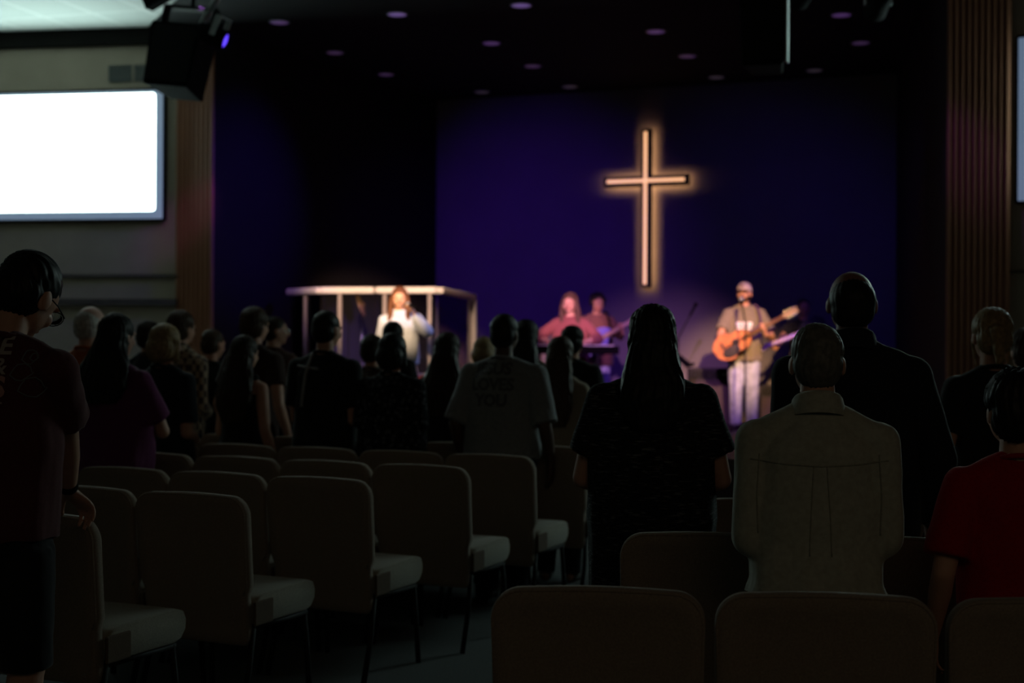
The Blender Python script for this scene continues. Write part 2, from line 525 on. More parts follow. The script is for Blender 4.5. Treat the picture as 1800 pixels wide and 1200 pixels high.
for i, (px, py) in enumerate(DL):
    d = (HC - EYE) * F / (600 - py)
    t = empty('downlight', ((px - 900) / F * d, d, HC))
    tag(t, 'unlit round ceiling downlight ' + dl_words[i], 'downlight', 'recessed downlights in the stage ceiling')
    if proto is None:
        g = Geo()
        rings = []
        for r_, z_ in ((0.100, 0.0), (0.118, -0.004), (0.118, -0.012), (0.100, -0.014), (0.100, 0.0)):
            a = np.arange(28) / 28 * 6.2832
            rings.append(np.stack([np.cos(a) * r_, np.sin(a) * r_, np.full(28, z_)], 1))
        g.ring_loft(rings, cap=False)
        ta = g.build('trim_ring', M['grey_metal'], t)
        g = Geo(); g.ell((0, 0, -0.003), (0.10, 0.10, 0.016), nu=24, nv=8)
        tb = g.build('lens', None, t, smooth=True)
        tb.data.materials.append(None)
        proto = (ta, tb)
    else:
        for q in proto:
            k = q.copy(); C.objects.link(k); k.parent = t
        tb = k
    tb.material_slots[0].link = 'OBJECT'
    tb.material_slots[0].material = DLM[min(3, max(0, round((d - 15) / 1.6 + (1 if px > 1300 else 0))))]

# ------------------------------------------------------------------ the lit cross
ci = 1 / (1 / 21 + (1 / 18.9 - 1 / 21) * ((1135 - 765) / 735))
cz0 = EYE + (600 - 505) / F * ci; cz1 = EYE + (600 - 228) / F * ci; czb = EYE + (600 - 319) / F * ci
cb = W(1140, 319, ci)
t = empty('wall_cross', (cb.x, cb.y, cz0), math.atan2(ux.y, ux.x))
tag(t, 'glowing wooden cross with warm light strips on the dark blue stage wall', 'cross')
hz = cz1 - cz0; hb = czb - cz0; hw = 0.60; bw = 0.070
cbm = nmat('cross_box', (0.03, 0.02, 0.015), 0.6, noise=0.1)
for nm, y0, y1, w_, mt in (('body', -0.22, -0.165, 1.0, cbm),
                           ('light_strip', -0.226, -0.22, 0.34, M['cross_led']),
                           ('back_light', -0.165, -0.155, 0.60, M['cross_back_led'])):
    g = Geo(); b_ = bw * w_; e = (1 - w_) * bw
    out = [(-b_, e), (b_, e), (b_, hb - b_), (hw - e, hb - b_), (hw - e, hb + b_), (b_, hb + b_), (b_, hz - e), (-b_, hz - e), (-b_, hb + b_), (-hw + e, hb + b_), (-hw + e, hb - b_), (-b_, hb - b_)]
    n = 12
    g.add([(x, y0, z) for x, z in out] + [(x, y1, z) for x, z in out], [(0, 1, 2, 11), (2, 3, 4, 5), (5, 6, 7, 8), (8, 9, 10, 11), (2, 5, 8, 11)] + [tuple(n + i for i in q[::-1]) for q in [(0, 1, 2, 11), (2, 3, 4, 5), (5, 6, 7, 8), (8, 9, 10, 11), (2, 5, 8, 11)]] + [(i, n + i, n + (i + 1) % n, (i + 1) % n) for i in range(n)])
    g.build(nm, mt, t)
g = Geo()                                        # side flanges that keep the back light close to the cross
def cross_line(b_, e):
    return [(-b_, e), (b_, e), (b_, hb - b_), (hw - e, hb - b_), (hw - e, hb + b_), (b_, hb + b_), (b_, hz - e), (-b_, hz - e), (-b_, hb + b_), (-hw + e, hb + b_), (-hw + e, hb - b_), (-b_, hb - b_)]
oo = cross_line(bw, 0); ii = cross_line(bw - 0.008, 0.008)
g.ring_loft([np.array([(x, y_, z) for x, z in q_]) for q_, y_ in ((oo, -0.18), (oo, -0.100), (ii, -0.100), (ii, -0.18))], cap=False)
g.build('side_flange', cbm, t)
g = Geo()
for z in (0.3, hb, hz - 0.3):
    g.box((-0.02, -0.13, z - 0.02), (0.02, 0.01, z + 0.02))
g.build('bracket', M['black_metal'], t)

# ------------------------------------------------------------------ hanging speakers, pipes and stage lamps
def hung_speaker(c, size, rot, label, hang):
    t = empty('hanging_speaker', c)
    t.rotation_euler = rot
    tag(t, label, 'speaker')
    w_, d_, h_ = size
    g = Geo()
    rings = []
    for z, k in ((-h_ / 2, 0.86), (-h_ / 2 + 0.03, 0.88), (h_ / 2 - 0.03, 1.0), (h_ / 2, 0.98)):
        rings.append(np.array([(-w_ / 2 * k, -d_ / 2, z), (w_ / 2 * k, -d_ / 2, z), (w_ / 2 * k * 0.75, d_ / 2, z), (-w_ / 2 * k * 0.75, d_ / 2, z)]))
    g.ring_loft(rings)
    g.build('cabinet', M['black'], t, bevel=0.015)
    g = Geo(); g.box((-w_ * 0.40, -d_ / 2 - 0.012, -h_ * 0.44), (w_ * 0.40, -d_ / 2, h_ * 0.44))
    g.build('grille', M['black_metal'], t, bevel=0.004)
    g = Geo()
    for s in (-1, 1):
        g.box((s * (w_ * 0.49) - 0.012, -0.05, h_ * 0.30), (s * (w_ * 0.49) + 0.012, 0.05, h_ / 2 + 0.22))
    g.box((-w_ * 0.5, -0.04, h_ / 2 + 0.20), (w_ * 0.5, 0.04, h_ / 2 + 0.235))
    g.tube([(0, 0, h_ / 2 + 0.22), (0, 0, h_ / 2 + hang)], 0.02)
    g.build('bracket', M['black_metal'], t)
    return t


hung_speaker(W(317, 112, 13.2), (0.52, 0.46, 0.60), (R(-9), R(7), R(-14)), 'large black speaker cabinet hanging beside the bright white screen', 0.68)
sp = hung_speaker(W(1342, 38, 11.2), (0.37, 0.42, 0.74), (R(0), 0, R(-16)), 'black speaker cabinet hanging from the dark ceiling above the guitarist in a cap', 0.75)
g = Geo(); g.box((0.178, -0.205, -0.34), (0.192, -0.06, 0.36))
g.build('side_tone', M['grey_metal'], sp)  # paler plate that paints the lit side face of the cabinet


def par_can(c, target, label, hang, lit=True):
    t = empty('stage_lamp', c)
    t.rotation_euler = (Vector(target) - Vector(c)).to_track_quat('Y', 'Z').to_euler()
    tag(t, label, 'stage lamp', 'stage lamps under the dark ceiling')
    g = Geo()
    rings = []
    a = np.arange(20) / 20 * 6.2832
    for r_, y in ((0.03, -0.19), (0.07, -0.18), (0.085, -0.08), (0.09, 0.10), (0.095, 0.12), (0.085, 0.12), (0.08, 0.06)):
        rings.append(np.stack([np.cos(a) * r_, np.full(20, y), np.sin(a) * r_], 1))
    g.ring_loft(rings)
    g.build('housing', M['black'], t, smooth=True)
    g = Geo(); g.ell((0, 0.065, 0), (0.078, 0.02, 0.078))
    g.build('lens', M['violet_lens'] if lit else M['black'], t, smooth=True)
    g = Geo()
    for s in (-1, 1):
        g.box((s * 0.105 - 0.006, -0.025, 0), (s * 0.105 + 0.006, 0.025, 0.18))
    g.box((-0.111, -0.025, 0.175), (0.111, 0.025, 0.187))
    g.build('yoke', M['grey_metal'], t)
    return t


par_can(W(378, 68, 12.6), tuple(W(378, 68, 12.6) + Vector((1.0, -0.25, -0.45))), 'stage lamp with a violet lens and grey yoke beside the hanging speaker', 0.5)
par_can(W(1541, 5, 11.6), (3.2, 19.4, 2.4), 'stage lamp cut by the top edge above the tall man in the dark jacket', 0.5)
par_can(W(1408, -14, 11.6), (1.2, 19.4, 2.4), 'stage lamp at the top edge just past the black hanging box', 0.5, False)
g = Geo(); a = W(352, 44, 12.9); b = a + Vector((1.1, -2.6, 0.30))
g.tube([a, b], 0.03); tag(g.build('lighting_pipe', M['grey_metal']), 'grey metal pipe slanting up to the ceiling from the hanging speaker', 'pipe')
g = Geo(); a = W(262, 60, 13.5); b = a + Vector((1.35, -0.5, 0.62)); c_ = Vector((0, 0.06, 0))
g.box((0, -0.06, -0.10), ((b - a).length, 0.06, 0.10), Matrix.Translation(a + Vector((-0.05, 0, 0.30))) @ (b - a).to_track_quat('X', 'Z').to_matrix().to_4x4())
tag(g.build('rigging_bar', M['black']), 'black rigging bar under the ceiling over the hanging speaker', 'rigging bar')

# ------------------------------------------------------------------ chairs
def chair_proto():
    t = empty('padded_chair', (0, 0, 0))
    # backrest: rounded outline, thick and padded
    hw_, z0, z1, rad = 0.262, 0.30, 0.885, 0.075
    out = [(-0.238, z0 + 0.02), (-0.225, z0), (0.225, z0), (0.238, z0 + 0.02), (0.243, 0.50), (0.258, 0.535)]
    for k in range(9):
        a = R(90 * k / 8); out.append((hw_ - rad + rad * math.cos(a), z1 - rad + rad * math.sin(a)))
    for k in range(1, 8):
        out.append((hw_ - rad - (2 * (hw_ - rad)) * k / 8, z1 + 0.006 * math.sin(math.pi * k / 8)))
    for k in range(9):
        a = R(90 + 90 * k / 8); out.append((-hw_ + rad + rad * math.cos(a), z1 - rad + rad * math.sin(a)))
    out += [(-0.258, 0.535), (-0.243, 0.50)]
    o2 = np.array(out); cc = np.array((0, 0.6))

    def lay(y, inset):
        d_ = o2 - cc; L = np.linalg.norm(d_, axis=1, keepdims=True)
        q = o2 - d_ / L * inset
        yy = y - (q[:, 1] - 0.45) * 0.10
        return np.stack([q[:, 0], yy, q[:, 1]], 1)
    g = Geo()
    rings = [lay(0.036, 0.14), lay(0.030, 0.05), lay(0.022, 0.012), lay(0.032, 0.0), lay(0.066, 0.0), lay(0.080, 0.012), lay(0.092, 0.05), lay(0.098, 0.14)]
    g.ring_loft(rings)
    ob = g.build('backrest', M['chair_fabric'], t, smooth=True)
    # piping along the rear rim
    g = Geo(); g.tube([tuple(p) for p in lay(0.026, 0.006)[4:32]], 0.0045, 6)
    g.build('piping', M['chair_fabric'], ob, smooth=True)
    # seat
    prof = [(0.08, 0.385), (0.10, 0.375), (0.46, 0.372), (0.50, 0.385), (0.525, 0.415), (0.528, 0.45), (0.512, 0.483), (0.47, 0.497), (0.30, 0.495), (0.12, 0.485), (0.085, 0.47)]
    g = Geo(); rings = []
    pc = np.array((0.30, 0.435))
    for x, k in ((-0.252, 0.93), (-0.246, 0.985), (-0.225, 1.0), (0, 1.012), (0.225, 1.0), (0.246, 0.985), (0.252, 0.93)):
        q = (np.array(prof) - pc) * np.array((k, k)) + pc
        rings.append(np.stack([np.full(len(q), x), q[:, 0], q[:, 1]], 1))
    g.ring_loft(rings)
    g.build('seat', M['chair_seat'], t, smooth=True)
    for s in (-1, 1):
        g = Geo(); g.box((min(s * 0.246, s * 0.258), 0.07, 0.372), (max(s * 0.246, s * 0.258), 0.20, 0.468))
        g.build('side_tone', M['chair_side'], t, bevel=0.006)  # darker block at the rear end of each seat side
    g = Geo()
    for s in (-1, 1):
        g.tube([(s * 0.235, 0.09, 0.365), (s * 0.235, 0.47, 0.36)], 0.012)
    g.tube([(-0.235, 0.12, 0.362), (0.235, 0.12, 0.362)], 0.011)
    g.tube([(-0.235, 0.44, 0.355), (0.235, 0.44, 0.355)], 0.011)
    g.build('seat_frame', M['black_metal'], t, smooth=True)
    for s in (-1, 1):
        g = Geo(); g.tube([(s * 0.235, 0.09, 0.37), (s * 0.242, 0.05, 0.2), (s * 0.245, -0.02, 0.0)], 0.0125)
        g.build('leg', M['black_metal'], t, smooth=True)
        g = Geo(); g.tube([(s * 0.235, 0.455, 0.365), (s * 0.240, 0.475, 0.2), (s * 0.245, 0.49, 0.0)], 0.0125)
        g.build('leg', M['black_metal'], t, smooth=True)
    return t


CHAIR = None


def place_chair(x, y, ang, label, group):
    global CHAIR
    if CHAIR is None:
        CHAIR = chair_proto(); r = CHAIR
    else:
        r = CHAIR.copy(); C.objects.link(r)
        for ch in list(CHAIR.children):
            k = ch.copy(); C.objects.link(k); k.parent = r
            for g2 in ch.children:
                k2 = g2.copy(); C.objects.link(k2); k2.parent = k
    r.location = (x, y, 0); r.rotation_euler = (0, 0, -R(ang))
    tag(r, label, 'chair', group)
    return r


LA = 24.0                                             # the left block faces 24 degrees to the right
ln = Vector((math.sin(R(LA)), math.cos(R(LA)))); lt = Vector((-math.cos(R(LA)), math.sin(R(LA))))


def row_r(r):
    return Vector(((-1.41, -1.02, -0.61, -0.205, 0.12, 0.42, 0.70, 0.98)[r], 4.82 + 0.66 * r))


ROWW = ['nearest', 'second', 'third', 'fourth', 'fifth', 'sixth', 'seventh']
SEATW = ['at the aisle end', 'second from the aisle', 'third from the aisle', 'fourth from the aisle', 'fifth from the aisle', 'sixth from the aisle']
extra = {}
for r, n in ((0, 1), (1, 2), (2, 3), (3, 4), (4, 5), (5, 6), (6, 2)):
    for k in range(n):
        p = row_r(r) + lt * (0.262 + 0.535 * k)
        place_chair(p.x, p.y, LA, 'tan padded chair %s, %s row of the left block%s' % (SEATW[k], ROWW[r], extra.get((r, k), '')), 'padded chairs in the left block')
RA = 7.0
rn = Vector((math.sin(R(RA)), math.cos(R(RA)))); rt = Vector((math.cos(R(RA)), -math.sin(R(RA))))
RROW = {1: ((0.212, 3.48), 3), 2: ((0.607, 4.49), 3), 3: ((0.95, 5.48), 3), 4: ((1.35, 6.48), 3)}
RL = {(1, 0): 'brown padded chair nearest the camera, its left side standing free at the aisle', (1, 1): 'brown padded chair nearest the camera right behind the person in the pale shirt',
      (1, 2): 'brown padded chair nearest the camera cut by the frame behind the child in red',
      (2, 0): 'tan padded chair between the woman in patterned black and the front chairs', (2, 1): 'tan padded chair right in front of the person in the pale shirt',
      (2, 2): 'tan padded chair in front of the child in the red shirt',
      (3, 0): 'padded chair showing only its top edge in front of the woman in patterned black', (3, 1): 'padded chair hidden in front of the tall man in the dark jacket',
      (3, 2): 'padded chair showing between the tall man in the jacket and the child in red',
      (4, 0): 'padded chair far in front of the tall man in the dark jacket', (4, 1): 'padded chair beyond the tall man, beside the ponytailed woman', (4, 2): 'padded chair in front of the ponytailed woman'}
for r, (p0, n) in RROW.items():
    for k in range(n):
        p = Vector(p0) + rt * 0.547 * k
        place_chair(p.x, p.y, RA, RL[(r, k)], 'padded chairs in the right block')

# ------------------------------------------------------------------ people
def fabric(name, col, **kw):
    kw.setdefault('noise', 0.12); kw.setdefault('nscale', 120)
    return nmat(name, col, 0.92, spec=0.15, sheen=0.10, **kw)


def pattern_mat(name, base, spot, scale, squash=(1, 1, 1), lo=0.5, hi=0.6, kind='noise'):
    m = bpy.data.materials.new(name); m.use_nodes = True
    nt = m.node_tree; b = nt.nodes['Principled BSDF']; b.inputs['Roughness'].default_value = 0.92
    b.inputs['Specular IOR Level'].default_value = 0.15
    tc = nt.nodes.new('ShaderNodeTexCoord'); mp = nt.nodes.new('ShaderNodeMapping'); mp.inputs['Scale'].default_value = squash
    nt.links.new(tc.outputs['Object'], mp.inputs[0])
    if kind == 'noise':
        n = nt.nodes.new('ShaderNodeTexNoise'); n.inputs['Scale'].default_value = scale; n.inputs['Detail'].default_value = 3; src = n.outputs['Fac']
    elif kind == 'spots':
        n = nt.nodes.new('ShaderNodeTexVoronoi'); n.inputs['Scale'].default_value = scale; src = n.outputs['Distance']
    r = nt.nodes.new('ShaderNodeValToRGB')
    r.color_ramp.elements[0].position = lo; r.color_ramp.elements[1].position = hi
    r.color_ramp.elements[0].color = (*base, 1); r.color_ramp.elements[1].color = (*spot, 1)
    nt.links.new(mp.outputs[0], n.inputs['Vector']); nt.links.new(src, r.inputs[0]); nt.links.new(r.outputs[0], b.inputs['Base Color'])
    return m


def plaid_mat(name):
    m = bpy.data.materials.new(name); m.use_nodes = True
    nt = m.node_tree; b = nt.nodes['Principled BSDF']; b.inputs['Roughness'].default_value = 0.95
    tc = nt.nodes.new('ShaderNodeTexCoord'); mp = nt.nodes.new('ShaderNodeMapping')
    mp.inputs['Rotation'].default_value = (0, 0, R(20))
    ch = nt.nodes.new('ShaderNodeTexChecker'); ch.inputs['Scale'].default_value = 22
    ch.inputs['Color1'].default_value = (0.30, 0.22, 0.15, 1); ch.inputs['Color2'].default_value = (0.05, 0.03, 0.025, 1)
    nt.links.new(tc.outputs['Object'], mp.inputs[0]); nt.links.new(mp.outputs[0], ch.inputs['Vector']); nt.links.new(ch.outputs[0], b.inputs['Base Color'])
    return m


def skin(col=(0.42, 0.22, 0.15)):
    k = 'skin%.2f' % col[0]
    if k not in M:
        m = nmat('skin', col, 0.55, spec=0.35, noise=0.06, nscale=25)
        M[k] = m
    return M[k]


def hairm(name, col, rough=0.5):
    k = 'hair_' + name
    if k not in M:
        m = nmat('hair_' + name, col, rough, spec=0.15, noise=0.35, nscale=60)
        M[k] = m
    return M[k]


M['eye'] = nmat('eye', (0.05, 0.04, 0.035), 0.2, noise=0.02)
M['sclera'] = nmat('sclera', (0.42, 0.36, 0.33), 0.4, noise=0.03)
M['lip'] = nmat('lip', (0.42, 0.13, 0.11), 0.5, noise=0.05)
M['denim'] = nmat('denim_pale', (0.42, 0.45, 0.55), 0.9, noise=0.22, nscale=14)
M['dark_trousers'] = fabric('dark_trousers', (0.015, 0.015, 0.018))
M['shoe'] = nmat('shoe', (0.03, 0.028, 0.026), 0.6, noise=0.1)


def hand_geo(g, wrist, d, palm, thumb_side, h, curl=0.35):
    """palm, four separate bent fingers and a thumb leaving the side of the palm. d: direction of the hand, palm: the way the palm faces, thumb_side: unit vector towards the thumb"""
    d = np.array(d, float); d /= np.linalg.norm(d)
    n = np.array(palm, float); n -= d * n.dot(d); n /= np.linalg.norm(n)
    s = np.cross(d, n); 
    if s.dot(np.array(thumb_side, float)) < 0: s = -s
    w = np.array(wrist, float); k = h / 1.72
    L = 0.095 * k
    rings = []
    for t_, wd, th in ((-0.01, 0.026, 0.019), (0.25, 0.032, 0.017), (0.65, 0.040, 0.015), (1.0, 0.040, 0.0125), (1.06, 0.034, 0.009)):
        a = np.arange(16) / 16 * 6.2832
        c = w + d * L * t_
        rings.append(c + np.outer(np.cos(a), s) * wd * k + np.outer(np.sin(a), n) * th * k)
    g.ring_loft(rings)
    for i, (off, ln_, ri) in enumerate(((0.030, 0.072, 0.0088), (0.010, 0.080, 0.009), (-0.011, 0.074, 0.0086), (-0.031, 0.058, 0.0078))):
        p = w + d * L * (1.0 - 0.05 * abs(i - 1)) + s * off * k
        dd = d + s * off * 1.5; dd /= np.linalg.norm(dd)
        ang = 0.15 + curl * 0.5
        r0 = ri * k
        for seg, fr_ in enumerate((0.45, 0.30, 0.25)):
            e = dd * math.cos(ang) + n * math.sin(ang)
            q = p + e * ln_ * k * fr_
            g.cap(p, r0, q, r0 * 0.93, 10)
            p = q; r0 *= 0.93; ang += curl * (1.0 if seg == 0 else 0.8)
    p = w + d * L * 0.22 + s * 0.024 * k
    e = d * 0.62 + s * 0.72 + n * 0.25; e /= np.linalg.norm(e)
    r0 = 0.0115 * k
    for seg, l_ in enumerate((0.042, 0.032, 0.026)):
        q = p + e * l_ * k
        g.cap(p, r0, q, r0 * 0.92, 10); p = q; r0 *= 0.92
        e = e + d * 0.28 + n * 0.15 * curl; e /= np.linalg.norm(e)


def ik(sh, wr, l1, l2, hint):
    sh = np.array(sh, float); wr = np.array(wr, float)
    v = wr - sh; D = np.linalg.norm(v)
    mx_ = (l1 + l2) * 0.999
    if D > mx_:
        wr = sh + v / D * mx_; v = wr - sh; D = mx_
    u = v / D
    a = (l1 * l1 - l2 * l2 + D * D) / (2 * D)
    hh = math.sqrt(max(l1 * l1 - a * a, 0))
    hnt = np.array(hint, float); hnt -= u * hnt.dot(u); hnt /= np.linalg.norm(hnt)
    return sh + u * a + hnt * hh, wr


seedc = [10]


def person(loc, ang, h, label, group='congregation standing between the chairs', top='tee', topm=None, legm=None, legs='trousers', hair='short', hairmat=None, skinm=None,
           girth=1.0, sw=1.0, female=False, lean=0.0, pitch=0.0, yaw=0.0, roll=0.0, armL='down', armR='down', hem=0.47, voxel=0.009, headscale=1.0, sleeve=0.55, loose=1.0,
           flare=1.0):
    """standing figure; loc at the feet, ang: heading to the right of straight ahead, in degrees (180 = facing the camera)"""
    seedc[0] += 1; seed = seedc[0]
    rs = random.Random(seed)
    skinm = skinm or skin()
    legm = legm or M['dark_trousers']
    t = empty('person', loc, -R(ang))
    tag(t, label, 'person', group)
    tl = math.tan(R(lean))

    def B(p):                                        # forward lean above the hips
        x, y, z = p
        return np.array((x, y + max(0, z - 0.5 * h) * tl, z))
    shw = (0.104 if female else 0.116) * h * sw
    hipk = 1.06 if female else 0.97
    wk = 0.92 if female else 1.0
    # (z, half width, half depth, y)
    tor = [(0.465, 0.070 * hipk * girth, 0.062 * girth, -0.004), (0.50, 0.094 * hipk * girth, 0.072 * girth, -0.006), (0.53, 0.097 * hipk * girth, 0.074 * girth, -0.007), (0.60, 0.084 * wk * girth, 0.062 * girth, 0.002), (0.66, 0.084 * wk * girth, 0.063 * girth, 0.004),
           (0.725, 0.090 * (0.5 + 0.5 * girth), 0.068 * (0.6 + 0.4 * girth), 0.003), (0.765, 0.092 * (0.6 + 0.4 * sw), 0.062, -0.004), (0.792, 0.080 * sw, 0.052, -0.008), (0.815, 0.056, 0.042, -0.008), (0.842, 0.038, 0.035, -0.004)]
    shz = 0.786 * h
    SHO = {s: B((s * (shw - 0.012 * h), -0.006 * h, shz)) for s in (-1, 1)}
    l1, l2 = 0.178 * h, 0.150 * h
    arms = {}
    for s, spec in ((1, armR), (-1, armL)):
        if spec == 'down':
            wr = (s * (shw + 0.030 * h), 0.035 * h, 0.485 * h); hint = (s * 0.35, -1, 0); pd = (-s * 0.9, 0.2, 0); hd = (0, 0.12, -1); th = (0, 1, 0); cu = 0.35
        elif spec == 'clasp':
            wr = (s * 0.050 * h, 0.118 * h, 0.575 * h); hint = (s * 0.35, -0.6, -1.0); pd = (-s * 0.4, -0.6, 0.3); hd = (-s * 0.8, 0.25, -0.45); th = (0, 0.2, 1); cu = 0.55
        elif spec == 'claspw':
            wr = (s * 0.050 * h, 0.118 * h, 0.575 * h); hint = (s * 1.0, -0.5, -0.9); pd = (-s * 0.4, -0.6, 0.3); hd = (-s * 0.8, 0.25, -0.45); th = (0, 0.2, 1); cu = 0.55
        elif spec == 'fold':
            wr = (-s * 0.00 * h, 0.125 * h, 0.660 * h); hint = (s * 1.0, -0.2, -0.7); pd = (0, -1, 0.2); hd = (-s, 0.05, 0.1); th = (0, 0, 1); cu = 0.5
        elif spec == 'raise':
            wr = (s * (shw + 0.05 * h), 0.16 * h, 0.80 * h); hint = (s * 0.8, -0.3, -1); pd = (-s * 0.3, 1, 0.2); hd = (0, 0.1, 1); th = (-s, 0, 0); cu = 0.25
        else:
            wr, hint, hd, pd, th, cu = spec
        e, wr = ik(SHO[s], B(wr) if isinstance(spec, str) else wr, l1, l2, hint)
        arms[s] = (e, wr, hd, pd, th, cu)
    hs = headscale
    piv = B((0, -0.004 * h, 0.862 * h))
    HR = (Matrix.Rotation(-R(yaw), 3, 'Z') @ Matrix.Rotation(-R(pitch), 3, 'X') @ Matrix.Rotation(R(roll), 3, 'Y'))
    HRn = np.array(HR)

    def Hd(p):                                       # head-frame point (fractions of h, origin at the neck pivot)
        return piv + HRn @ (np.array(p) * h * hs)
    HC_ = (0, 0.010, 0.080)                           # cranium centre in the head frame
    # ---- body
    g = Geo()
    rings = [g.ellring(B((0, y * h, z * h)), a * h, b_ * h) for z, a, b_, y in tor]
    g.ring_loft(rings)
    g.cap(B((0, -0.006 * h, 0.82 * h)), 0.036 * h, Hd((0, 0.0, 0.035)), 0.031 * h, 16)
    for s in (-1, 1):
        g.cap(B((s * 0.026 * h, -0.010 * h, 0.832 * h)), 0.020 * h, SHO[s] + np.array((-s * 0.012 * h, 0, 0.002 * h)), 0.029 * h, 14)
        e, wr, hd, pd, th, cu = arms[s]
        ag = 0.6 + 0.4 * girth
        g.cap(SHO[s], 0.031 * h * ag, e, 0.023 * h * ag, 14)
        mid = e + (wr - e) * 0.3
        g.cap(e, 0.023 * h * ag, mid, 0.0235 * h * ag, 14); g.cap(mid, 0.0235 * h * ag, wr, 0.0155 * h, 14)
        hand_geo(g, wr, hd, pd, th, h, cu)
        hip = np.array((s * 0.047 * h * girth, -0.004 * h, 0.485 * h)); kn = np.array((s * 0.052 * h, 0.010 * h, 0.275 * h)); an = np.array((s * 0.055 * h, -0.012 * h, 0.045 * h))
        g.cap(hip, 0.050 * h * girth, kn, 0.033 * h * (0.5 + 0.5 * girth), 16)
        cf = kn + (an - kn) * 0.32 + np.array((0, -0.010 * h, 0))
        g.cap(kn, 0.031 * h, cf, 0.032 * h, 14); g.cap(cf, 0.032 * h, an, 0.020 * h, 14)
        g.cap(an + np.array((0, -0.012 * h, -0.022 * h)), 0.020 * h, an + np.array((s * 0.008 * h, 0.085 * h, -0.032 * h)), 0.013 * h, 12)
    # head
    g.ell(Hd(HC_), np.array((0.0450, 0.0560, 0.0530)) * h * hs, HR, 24, 16)
    g.ell(Hd((0, 0.022, 0.050)), np.array((0.0395, 0.0430, 0.0440)) * h * hs, HR, 20, 14)
    g.ell(Hd((0, 0.040, 0.022)), np.array((0.0210, 0.0230, 0.0160)) * h * hs, HR)
    g.cap(Hd((0, 0.060, 0.076)), 0.006 * h * hs, Hd((0, 0.0745, 0.053)), 0.0085 * h * hs, 10)
    for s in (-1, 1):
        g.ell(Hd((s * 0.0065, 0.068, 0.051)), np.array((0.006, 0.007, 0.005)) * h * hs, HR, 10, 8)
        g.ell(Hd((s * 0.0465, 0.000, 0.062)), np.array((0.0055, 0.0130, 0.0180)) * h * hs, HR @ Matrix.Rotation(R(s * -16), 3, 'Z'), 12, 8)
        g.ell(Hd((s * 0.020, 0.058, 0.079)), np.array((0.017, 0.008, 0.006)) * h * hs, HR, 10, 8)
        g.ell(Hd((s * 0.024, 0.048, 0.052)), np.array((0.014, 0.013, 0.014)) * h * hs, HR, 10, 8)
    body = link('body', remeshed(g, voxel, 2, 'body'), skinm, t)
    for s in (-1, 1):
        g = Geo(); g.ell(Hd((s * 0.0185, 0.0595, 0.068)), np.array((0.0080, 0.006, 0.0042)) * h * hs, HR, 12, 8)
        eo = g.build('eye', M['sclera'], t, smooth=True)
        g = Geo(); g.ell(Hd((s * 0.0185, 0.0640, 0.068)), np.array((0.0042, 0.0025, 0.0045)) * h * hs, HR, 10, 6)
        g.build('iris', M['eye'], eo, smooth=True)
    g = Geo(); g.ell(Hd((0, 0.0625, 0.035)), np.array((0.015, 0.0055, 0.0050)) * h * hs, HR, 12, 8)
    g.build('lips', M['lip'], t, smooth=True)
    # ---- trousers / shorts / skirt, shoes
    g = Geo(); off = 0.010 * h
    if legs in ('trousers', 'shorts'):
        rings = [g.ellring(B((0, y * h, z * h)), a * h + off, b_ * h + off) for z, a, b_, y in tor[:4]]
        g.ring_loft(rings)
        for s in (-1, 1):
            hip = np.array((s * 0.049 * h * girth, -0.004 * h, 0.485 * h)); kn = np.array((s * 0.053 * h, 0.008 * h, 0.275 * h)); an = np.array((s * 0.056 * h, -0.008 * h, 0.035 * h))
            g.cap(hip, 0.050 * h * girth + off, kn, 0.036 * h * (0.5 + 0.5 * girth) + off, 16, rounded=(legs != 'shorts'))
            if legs == 'trousers':
                g.cap(kn, 0.036 * h * (0.5 + 0.5 * girth) + off, an, 0.028 * h + off, 16, rounded=False)
        me = remeshed(g, 0.011, 3, legs)
        displace(me, lambda c, n: 0.004 * wob(c, seed + 7, 34))
        link(legs, me, legm, t)
    else:
        rings = [g.ellring((0, y * h, z * h), a * h, b_ * h) for z, a, b_, y in ((0.06 if legs == 'long_skirt' else 0.27, 0.145, 0.125, 0), (0.30, 0.130, 0.108, 0), (0.42, 0.122, 0.095, -0.003), (0.52, 0.110, 0.088, -0.005), (0.60, 0.090, 0.070, 0.0))]
        g.ring_loft(rings)
        me = remeshed(g, 0.011, 2, 'skirt')
        displace(me, lambda c, n: 0.012 * np.sin(np.arctan2(c[:, 1], c[:, 0]) * 13 + seed) * np.clip((0.6 * h - c[:, 2]) / (0.4 * h), 0, 1))
        link('skirt', me, legm, t)
    for s in (-1, 1):
        g = Geo(); x = s * 0.056 * h
        g.cap((x, -0.018 * h, 0.020 * h), 0.024 * h, (x + s * 0.010 * h, 0.085 * h, 0.016 * h), 0.020 * h, 14, flat=0.75, fdir=(0, 0, 1))
        g.cap((x, -0.012 * h, 0.03 * h), 0.026 * h, (x, -0.010 * h, 0.058 * h), 0.026 * h, 14, rounded=False)
        me = remeshed(g, 0.009, 2, 'shoe')
        v = np.empty(len(me.vertices) * 3, np.float32); me.vertices.foreach_get('co', v); v = v.reshape(-1, 3); v[:, 2] = np.maximum(v[:, 2], 0.001); me.vertices.foreach_set('co', v.ravel())
        link('shoe', me, M['shoe'], t)
    # ---- top
    g = Geo(); off = 0.012 * h * loose; offs = 0.009 * h
    st = [q for q in tor if q[0] > hem + 0.02]
    zs = [q[0] for q in tor]
    ha = np.interp(hem, zs, [q[1] for q in tor]); hb_ = np.interp(hem, zs, [q[2] for q in tor]); hy = np.interp(hem, zs, [q[3] for q in tor])
    lk = 0.6 + 0.4 * loose
    st = [(hem, max(ha, 0.088 * girth), max(hb_, 0.066 * girth), hy)] + st
    rings = []
    st[0] = (st[0][0], st[0][1] * flare, st[0][2] * flare, st[0][3])
